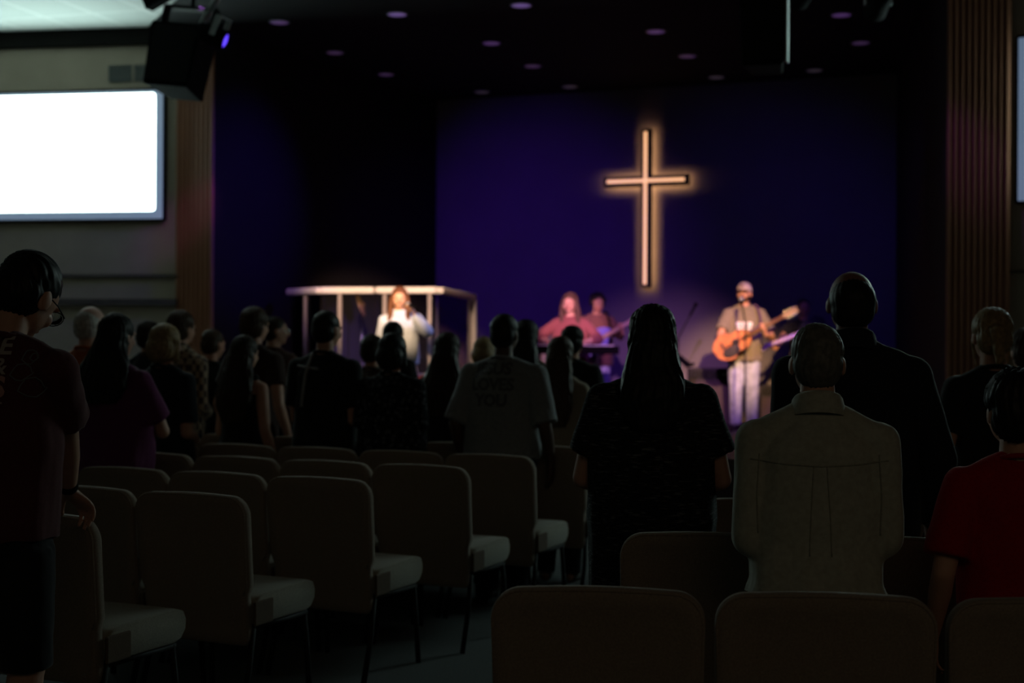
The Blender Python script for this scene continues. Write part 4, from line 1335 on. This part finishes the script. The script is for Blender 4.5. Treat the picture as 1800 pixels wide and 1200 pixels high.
gc = W(1288, 603, 17.42); nk = (W(1366, 560, 17.30) - gc)
strum = W(1299, 596, 17.34); fret = gc + nk.normalized() * 0.44 + Vector((0, -0.06, -0.03))
ls = local_of(L4, ang4, strum); lf = local_of(L4, ang4, fret)
t, q = person(**o4, ang=ang4, label='bearded guitarist in a cap, grey olive tee and pale jeans, singing', group=BAND, topm=fabric('olive_grey_tee', (0.20, 0.17, 0.12), nscale=30), legm=M['denim'], hair='short', hairmat=HDB,
              skinm=skin((0.56, 0.28, 0.17)), girth=1.05, sw=1.05, loose=1.3, sleeve=0.75, hem=0.47, voxel=0.007, yaw=14, pitch=-4, 
              armR=((ls.x + 0.02, ls.y - 0.05, ls.z + 0.03), (1, -0.5, -0.2), (-0.7, 0.15, -0.5), (0, -1, 0), (0, 0.2, 1), 0.5),
              armL=((lf.x, lf.y - 0.06, lf.z - 0.06), (-0.5, 0.2, -1), (0.1, 0.5, 0.8), (0.9, -0.5, 0), (0, 0, 1), 0.8))
Hd = q['Hd']; hk = q['h']; HRq = q['HR']
g = Geo(); g.ell(Hd((0, 0.004, 0.098)), np.array((0.0510, 0.0600, 0.0500)) * hk, HRq, 24, 14)
capo = link('cap', remeshed(g, 0.007, 1, 'cap'), nmat('cap_cream', (0.55, 0.45, 0.36), 0.9, noise=0.08), t)
g = Geo()
rings = []
for k, (yy, wx) in enumerate(((0.045, 0.046), (0.075, 0.043), (0.095, 0.030), (0.102, 0.012))):
    rings.append(np.array([Hd((wx, yy, 0.086 - 0.006)), Hd((0, yy + 0.004, 0.092 - 0.008)), Hd((-wx, yy, 0.086 - 0.006)), Hd((-wx, yy, 0.090 - 0.006)), Hd((0, yy + 0.004, 0.097 - 0.008)), Hd((wx, yy, 0.090 - 0.006))]))
g.ring_loft(rings); g.build('brim', nmat('cap_brim', (0.10, 0.06, 0.05), 0.9, noise=0.08), capo)
g = Geo(); g.ell(Hd((0.004, 0.0600, 0.116)), np.array((0.012, 0.004, 0.010)) * hk, HRq); g.build('badge', nmat('cap_badge', (0.20, 0.10, 0.07), 0.9, noise=0.1), capo, smooth=True)
g = Geo()
for (x, y, z, rx, ry, rz_) in ((0, 0.050, 0.022, 0.026, 0.022, 0.020), (0.030, 0.030, 0.035, 0.012, 0.020, 0.022), (-0.030, 0.030, 0.035, 0.012, 0.020, 0.022), (0, 0.064, 0.044, 0.018, 0.007, 0.005)):
    g.ell(Hd((x, y, z)), np.array((rx, ry, rz_)) * hk, HRq, 14, 10)
link('beard', remeshed(g, 0.006, 1, 'beard'), HDB, t)
# pale print on his chest
bvs = bvh_of(q['shirt'])
g = Geo()
for k in range(3):
    for (x0, x1, z0_, z1_) in ((-0.10 + 0.07 * k, -0.045 + 0.07 * k, 1.285, 1.335), (-0.085 + 0.06 * k, -0.04 + 0.06 * k, 1.245, 1.275)):
        pts = []
        for (x, z) in ((x0, z0_), (x1, z0_), (x1, z1_), (x0, z1_)):
            hit = bvs.ray_cast(Vector((x, 1.5, z)), Vector((0, -1, 0)))
            pts.append((hit[0].x, hit[0].y + 0.004, hit[0].z) if hit[0] else (x, 0.15, z))
        g.add(pts, [(0, 1, 2, 3)])
g.build('chest_print', nmat('print_pale', (0.75, 0.75, 0.78), 0.8, noise=0.05), q['shirt'])
gt = instrument(gc, frame_from(nk, (-0.12, -1, 0.12)), 'acoustic_guitar', (nmat('guitar_amber', (0.50, 0.17, 0.05), 0.35, noise=0.3, nscale=9), nmat('guitar_neck', (0.22, 0.11, 0.06), 0.4, noise=0.15)), 'amber acoustic guitar held by the guitarist in the cap')
mw = gt.matrix_world
shp = L4 + Vector((0.12, 0.0, 1.52))
strap_obj(gt, [mw @ Vector((0.24, 0.03, 0.03)), L4 + Vector((0.17, -0.20, 1.32)), L4 + Vector((0.13, -0.03, 1.545)), L4 + Vector((0.05, 0.17, 1.40)), L4 + Vector((-0.20, 0.12, 1.12)), mw @ Vector((-0.25, 0.0, 0.02))], fabric('strap_purple', (0.10, 0.05, 0.12)))

# singer in a white jacket
o1 = on_stage(702, 503, 15.6)
L1 = Vector(o1['loc'])
mh = local_of(L1, 184, W(724, 536, 15.32))
t, q = person(**o1, ang=184, label='woman with long auburn hair singing in a white jacket and beige skirt', group=BAND, top='jacket', topm=fabric('white_denim', (0.52, 0.60, 0.74), nscale=40), legs='long_skirt', legm=fabric('beige_skirt', (0.60, 0.42, 0.30)),
              hair=(0.10, 0.075, 0.06), hairmat=HRB, skinm=skin((0.58, 0.33, 0.22)), female=True, girth=1.05, sw=1.05, loose=1.5, sleeve=1.7, hem=0.50, voxel=0.007, yaw=-6,
              armL=((mh.x - 0.01, mh.y - 0.06, mh.z - 0.09), (-0.8, 0.1, -1), (0.25, 0.4, 0.8), (0.9, 0.2, -0.2), (0.2, 0.5, 0.6), 0.9), armR='down')
mt = empty('microphone', W(721, 538, 15.28)); tag(mt, 'hand held microphone at the mouth of the singer in white', 'microphone')
dv = Vector((-0.055, 0.10, 0.03)).normalized()
mt.rotation_euler = dv.to_track_quat('Z', 'Y').to_euler()
g = Geo(); g.cap((0, 0, -0.14), 0.011, (0, 0, 0.04), 0.016, 14); g.build('handle', M['black'], mt, smooth=True)
g = Geo(); g.ell((0, 0, 0.065), (0.024, 0.024, 0.028)); g.build('grille', M['grey_metal'], mt, smooth=True)

# keyboard player and singer
o2 = on_stage(1002, 515, 18.0); L2 = Vector(o2['loc'])
t, q = person(**o2, ang=186, label='woman with long brown hair in a mauve top singing at a keyboard', group=BAND, topm=fabric('mauve_top', (0.22, 0.075, 0.085)), hair=(0.13, 0.095, 0.10), hairmat=hairm('chestnut', (0.085, 0.050, 0.042)), skinm=skin((0.60, 0.34, 0.28)), headscale=1.10, female=True, girth=1.12, sw=1.14, loose=1.6, sleeve=1.4, voxel=0.007,
              yaw=10, armR=((0.26, 0.30, 1.08), (1, -0.4, -0.3), (-0.1, 1, -0.25), (0, -0.2, -1), (-1, 0, 0), 0.5), armL=((-0.20, 0.30, 1.08), (-1, -0.4, -0.3), (0.1, 1, -0.25), (0, -0.2, -1), (1, 0, 0), 0.5))
kb = empty('keyboard', (L2.x - 0.05, L2.y - 0.46, SH), R(6)); tag(kb, 'black stage keyboard on a stand in front of the singer in mauve', 'keyboard')
g = Geo(); g.box((-0.62, -0.16, 0.93), (0.62, 0.16, 1.03)); g.build('case', M['black'], kb, bevel=0.012)
g = Geo()
for k in range(42):
    g.box((-0.58 + k * 0.0276, 0.0, 1.03), (-0.58 + k * 0.0276 + 0.0255, 0.145, 1.043))
g.build('keys', M['white_paint'], kb)
for s in (-1, 1):
    g = Geo(); g.tube([(s * 0.36, -0.18, 0.0), (s * 0.36, 0.16, 0.93)], 0.016); g.tube([(s * 0.36, 0.18, 0.0), (s * 0.36, -0.16, 0.93)], 0.016)
    g.build('leg', M['black_metal'], kb, smooth=True)

# bass player
o3 = on_stage(1049, 512, 18.75); L3 = Vector(o3['loc'])
bc = W(1046, 601, 18.42); bn = W(1104, 566, 18.30) - bc
ls = local_of(L3, 182, bc + Vector((-0.02, -0.10, 0.02))); lf = local_of(L3, 182, bc + bn.normalized() * 0.42 + Vector((0, -0.06, -0.03)))
t, q = person(**o3, ang=182, label='young bass player with thick black hair in a brown tee', group=BAND, topm=fabric('brown_tee', (0.13, 0.06, 0.055)), legm=M['denim'], hair='curly', hairmat=HB, skinm=skin((0.42, 0.22, 0.17)), loose=1.5, sleeve=0.8, voxel=0.007, pitch=14, yaw=-10, hem=0.45,
              armR=((ls.x + 0.10, ls.y - 0.03, ls.z + 0.05), (1, -0.5, -0.3), (-0.7, 0.2, -0.5), (0, -1, 0), (0, 0.2, 1), 0.5),
              armL=((lf.x, lf.y - 0.06, lf.z - 0.06), (-0.5, 0.2, -1), (0.1, 0.5, 0.8), (0.9, -0.5, 0), (0, 0, 1), 0.8))
bt = instrument(bc, frame_from(bn, (0, -1, 0.1)), 'bass_guitar', (nmat('bass_blue', (0.14, 0.12, 0.50), 0.3, noise=0.15, nscale=9), nmat('bass_neck', (0.62, 0.42, 0.36), 0.4, noise=0.1)), 'violet lit bass guitar held by the black haired bass player', 0.44, 0.32, 0.045, 0.42)
strap_obj(bt, [bt.matrix_world @ Vector((0.24, 0.01, 0.03)), L3 + Vector((0.17, -0.17, 1.25)), L3 + Vector((0.12, -0.02, 1.475)), L3 + Vector((0.03, 0.16, 1.30)), L3 + Vector((-0.2, 0.10, 1.05)), bt.matrix_world @ Vector((-0.22, 0.0, 0.02))], M['black'])

# second guitarist, mostly behind the tall man
o5 = on_stage(1412, 520, 18.3); L5 = Vector(o5['loc'])
ec = W(1428, 575, 17.95); en = W(1346, 606, 17.85) - ec
# a left handed hold is not shown: the neck runs down to the viewer's left hand side of him
lf = local_of(L5, 180, W(1345, 606, 17.9)); ls = local_of(L5, 180, ec + Vector((0.05, -0.1, 0)))
t, q = person(**o5, ang=180, label='guitarist in dark clothes almost hidden by the grey haired person and tall man', group=BAND, topm=fabric('black_band_tee', (0.015, 0.015, 0.017)), legm=nmat('denim_blue', (0.10, 0.12, 0.40), 0.9, noise=0.2, nscale=14), hair='short', hairmat=HDB, skinm=skin((0.56, 0.28, 0.17)), voxel=0.008,
              armR=((min(lf.x, 0.42), lf.y - 0.05, lf.z - 0.03), (0.8, -0.2, -1), (0.5, 0.5, 0.3), (0, -1, 0.3), (0, 0, 1), 0.7), armL=((ls.x, ls.y - 0.04, ls.z), (-1, -0.3, -0.3), (0.6, 0.3, -0.2), (0, -1, 0), (0, 0, 1), 0.5))
instrument(ec, frame_from(en, (0, -1, 0.1)), 'electric_guitar', (nmat('guitar_black', (0.03, 0.03, 0.04), 0.3, noise=0.1), nmat('maple_neck', (0.62, 0.45, 0.42), 0.4, noise=0.1)), 'electric guitar with a pale neck behind the amber acoustic guitar', 0.40, 0.32, 0.045, 0.42)


# ------------------------------------------------------------------ stands, amplifiers, drums
def mic_stand(base, boom_from, mic, label, gm=None):
    t = empty('microphone_stand', base); tag(t, label, 'microphone stand')
    b = Vector(base); p = Vector(boom_from) - b; q_ = Vector(mic) - b
    for k in range(3):
        a = R(120 * k + 20)
        g = Geo(); g.tube([(0, 0, 0.10), (math.cos(a) * 0.26, math.sin(a) * 0.26, 0.01)], 0.009); g.build('leg', M['black_metal'], t, smooth=True)
    g = Geo(); g.tube([(0, 0, 0.06), (p.x, p.y, p.z)], 0.011); g.build('pole', M['black_metal'], t, smooth=True)
    g = Geo(); g.tube([p - (q_ - p) * 0.25, q_], 0.009); g.build('boom', M['black_metal'], t, smooth=True)
    dv = (q_ - p).normalized()
    g = Geo(); g.cap(q_, 0.014, q_ + dv * 0.13, 0.018, 12); g.build('microphone', M['black'], t, smooth=True)
    g = Geo(); g.ell(q_ + dv * 0.155, (0.028, 0.028, 0.028)); g.build('grille', gm or M['grey_metal'], t, smooth=True)
    return t


pm_ = W(1301, 536, 17.28)
mic_stand((pm_.x - 0.02, pm_.y - 0.5, SH), (pm_.x - 0.02, pm_.y - 0.5, 1.72), (pm_.x, pm_.y - 0.15, pm_.z - 0.0), 'microphone stand at the mouth of the guitarist in the cap')
a_ = W(1192, 592, 18.3)
mic_stand((a_.x, a_.y, SH), (a_.x, a_.y, a_.z), tuple(W(1213, 552, 18.2)), 'black boom microphone stand alone against the mauve lit wall', M['black'])


def music_stand(base, ztop, rz, label):
    t = empty('music_stand', base, rz); tag(t, label, 'music stand')
    for k in range(3):
        a = R(120 * k)
        g = Geo(); g.tube([(0, 0, 0.16), (math.cos(a) * 0.24, math.sin(a) * 0.24, 0.01)], 0.009); g.build('leg', M['black_metal'], t, smooth=True)
    g = Geo(); g.tube([(0, 0, 0.10), (0, 0, ztop)], 0.011); g.build('pole', M['black_metal'], t, smooth=True)
    g = Geo(); g.box((-0.25, -0.012, -0.02), (0.25, 0.012, 0.32), Matrix.Translation((0, 0, ztop)) @ Matrix.Rotation(R(-50), 4, 'X')); g.box((-0.25, -0.05, -0.03), (0.25, 0.0, -0.015), Matrix.Translation((0, 0, ztop)) @ Matrix.Rotation(R(-50), 4, 'X'))
    g.build('desk', M['black'], t)
    return t


a_ = W(1210, 640, 17.6)
music_stand((a_.x, a_.y, SH), a_.z - SH, R(75), 'black music stand tilted beside the guitarist in the cap')


def amp(loc, w_, d_, h_, rz, label):
    t = empty('guitar_amplifier', loc, rz); tag(t, label, 'amplifier', 'amplifiers at the back of the stage')
    g = Geo(); g.box((-w_ / 2, -d_ / 2, 0.0), (w_ / 2, d_ / 2, h_)); g.build('cabinet', nmat('amp_vinyl', (0.02, 0.018, 0.024), 0.7, noise=0.1), t, bevel=0.015)
    g = Geo(); g.box((-w_ / 2 + 0.03, -d_ / 2 - 0.010, 0.04), (w_ / 2 - 0.03, -d_ / 2, h_ - 0.16)); g.build('grille', nmat('amp_cloth', (0.05, 0.035, 0.05), 0.9, noise=0.3, nscale=80), t, bevel=0.004)
    g = Geo(); g.box((-w_ / 2 + 0.03, -d_ / 2 - 0.008, h_ - 0.13), (w_ / 2 - 0.03, -d_ / 2, h_ - 0.03)); pn = g.build('control_panel', M['black_metal'], t)
    for k in range(5):
        g = Geo(); x = -w_ / 2 + 0.09 + k * (w_ - 0.18) / 4
        g.cap((x, -d_ / 2 - 0.008, h_ - 0.08), 0.014, (x, -d_ / 2 - 0.025, h_ - 0.08), 0.011, 10, rounded=False); g.build('knob', M['chrome'], pn)
    return t


a_ = W(1250, 640, 18.4)
amp((a_.x, a_.y, SH), 0.55, 0.30, 0.75, R(-14), 'tall dark amplifier behind the guitarist in the cap, beside the music stand')
a_ = W(1378, 640, 18.9)
amp((a_.x, a_.y, SH), 0.60, 0.30, 0.52, R(-16), 'low dark amplifier behind the hidden second guitarist')

# drum shield: posts, caps and clear panels round the kit
ZT = EYE + 0.580
node = [(509, 16.9), (565, 16.3), (660, 16.15), (770, 16.05), (830, 18.3)]
Pn = [Vector(((px - 900) / F * d_, d_)) for px, d_ in node]
Pn.append(Vector((-2.35, 18.1)) + Vector((0.9, 1.2)) * 0)          # closes the back beside the wall
t = empty('drum_shield', (Pn[2].x, Pn[2].y + 1.0, SH)); tag(t, 'clear drum shield with white posts and white top rail on the stage', 'drum shield')
org = Vector(t.location)
for i in range(4):
    a, b = Pn[i], Pn[i + 1]; dd = (b - a).normalized(); nn = Vector((-dd.y, dd.x))
    g = Geo()
    p = [a + dd * 0.03 - nn * 0.006, b - dd * 0.03 - nn * 0.006, b - dd * 0.03 + nn * 0.006, a + dd * 0.03 + nn * 0.006]
    g.add([(q.x - org.x, q.y - org.y, 0.02) for q in p] + [(q.x - org.x, q.y - org.y, ZT - SH - 0.045) for q in p], [(3, 2, 1, 0), (4, 5, 6, 7), (0, 1, 5, 4), (1, 2, 6, 5), (2, 3, 7, 6), (3, 0, 4, 7)])
    g.build('panel', M['acrylic'], t)
    g = Geo()
    p = [a + dd * 0.010 - nn * 0.06, b - dd * 0.010 - nn * 0.06, b - dd * 0.010 + nn * 0.06, a + dd * 0.010 + nn * 0.06]
    g.add([(q.x - org.x, q.y - org.y, ZT - SH - 0.045) for q in p] + [(q.x - org.x, q.y - org.y, ZT - SH + 0.030) for q in p], [(3, 2, 1, 0), (4, 5, 6, 7), (0, 1, 5, 4), (1, 2, 6, 5), (2, 3, 7, 6), (3, 0, 4, 7)])
    g.build('top_rail', M['white_paint'], t, bevel=0.02)
M['post'] = nmat('post_aluminium', (0.30, 0.27, 0.27), 0.5, noise=0.05)
for px, w_ in ((537, 0.022), (597, 0.022), (676, 0.022), (755, 0.022), (829, 0.060)):
    u = (px - 900) / F
    for i in range(4):
        if node[i][0] <= px <= node[i + 1][0]:
            a, b = Pn[i], Pn[i + 1]
            s = (u * a.y - a.x) / ((b.x - a.x) - u * (b.y - a.y)); c = a.lerp(b, s); break
    g = Geo(); g.box((c.x - org.x - w_, c.y - org.y - 0.03, 0.0), (c.x - org.x + w_, c.y - org.y + 0.03, ZT - SH - 0.045))
    g.build('post', M['post'] if w_ < 0.05 else M['white_paint'], t, bevel=0.008)


def drum(loc, r, h_, tilt, rz, label, name, shell, head, legs=True):
    t = empty(name, loc, rz); tag(t, label, 'drum', 'drums behind the shield')
    mt_ = Matrix.Rotation(R(tilt), 4, 'X')
    up = 0 if not legs else 0
    def rg(rr, z):
        a = np.arange(28) / 28 * 6.2832
        return np.array([tuple(mt_ @ Vector((math.cos(q) * rr, math.sin(q) * rr, z))) for q in a])
    g = Geo(); g.ring_loft([rg(r, 0), rg(r, h_)]); g.build('shell', shell, t)
    for z in (0, h_):
        g = Geo(); g.ring_loft([rg(r * 1.0, z - 0.012), rg(r * 1.05, z - 0.012), rg(r * 1.05, z + 0.012), rg(r * 1.0, z + 0.012), rg(r, z - 0.012)], cap=False); g.build('hoop', M['chrome'], t)
    g = Geo(); g.ring_loft([rg(r * 0.99, h_ + 0.001), rg(r * 0.99, h_ + 0.006)]); g.build('drum_head', head, t)
    if legs:
        for k in range(3):
            a = R(120 * k + 30); x, y = math.cos(a) * r * 1.02, math.sin(a) * r * 1.02
            g = Geo(); g.tube([(x, y, h_ * 0.5), (x * 1.1, y * 1.1, -loc[2] + SH + 0.005)], 0.009); g.build('leg', M['chrome'], t, smooth=True)
    return t


sh_ = nmat('drum_shell', (0.30, 0.06, 0.05), 0.35, noise=0.2, nscale=10); hd_ = nmat('drum_head', (0.70, 0.62, 0.58), 0.6, noise=0.05)
kc = W(668, 650, 17.9)
drum((kc.x, kc.y - 0.25, SH + 0.29), 0.28, 0.42, 90, R(0), 'red bass drum on its side behind the clear shield', 'bass_drum', sh_, hd_, False)
c = W(633, 640, 17.6); drum((c.x, c.y, SH + 0.42), 0.17, 0.17, 6, 0, 'red snare drum at the side of the kit behind the man with the cross shirt', 'snare_drum', sh_, hd_)
c = W(752, 640, 17.9); drum((c.x, c.y, SH + 0.25), 0.19, 0.40, 0, 0, 'red floor tom beside the shield post next to the singer in white', 'floor_tom', sh_, hd_)


def cymbal(px, py, d_, r, tilt, label):
    p = W(px, py, d_); t = empty('cymbal', (p.x, p.y, SH)); tag(t, label, 'cymbal', 'cymbals behind the shield')
    z = p.z - SH
    g = Geo(); rings = []
    mt_ = Matrix.Translation((0, 0, z)) @ Matrix.Rotation(R(tilt * 0.3), 4, 'X') @ Matrix.Rotation(R(tilt), 4, 'Y')
    a = np.arange(32) / 32 * 6.2832
    for rr, zz in ((0.01, 0.035), (r * 0.22, 0.025), (r * 0.26, 0.012), (r, -0.012), (r, -0.015), (r * 0.26, 0.008), (0.01, 0.03)):
        rings.append(np.array([tuple(mt_ @ Vector((math.cos(q) * rr, math.sin(q) * rr, zz))) for q in a]))
    g.ring_loft(rings, cap=False); g.build('plate', nmat('bronze', (0.75, 0.48, 0.16), 0.3, metal=0.9, noise=0.1), t, smooth=True)
    g = Geo(); g.tube([(0, 0, 0.25), (0, 0, z + 0.03)], 0.010); g.build('pole', M['chrome'], t, smooth=True)
    for k in range(3):
        q = R(120 * k + 15)
        g = Geo(); g.tube([(0, 0, 0.27), (math.cos(q) * 0.16, math.sin(q) * 0.16, 0.01)], 0.008); g.build('leg', M['chrome'], t, smooth=True)
    return t


cymbal(797, 578, 18.0, 0.14, 58, 'bronze cymbal tilted beside the thick corner post of the shield')
cymbal(636, 537, 18.1, 0.15, 70, 'bronze cymbal hanging steeply above the snare drum behind the shield')
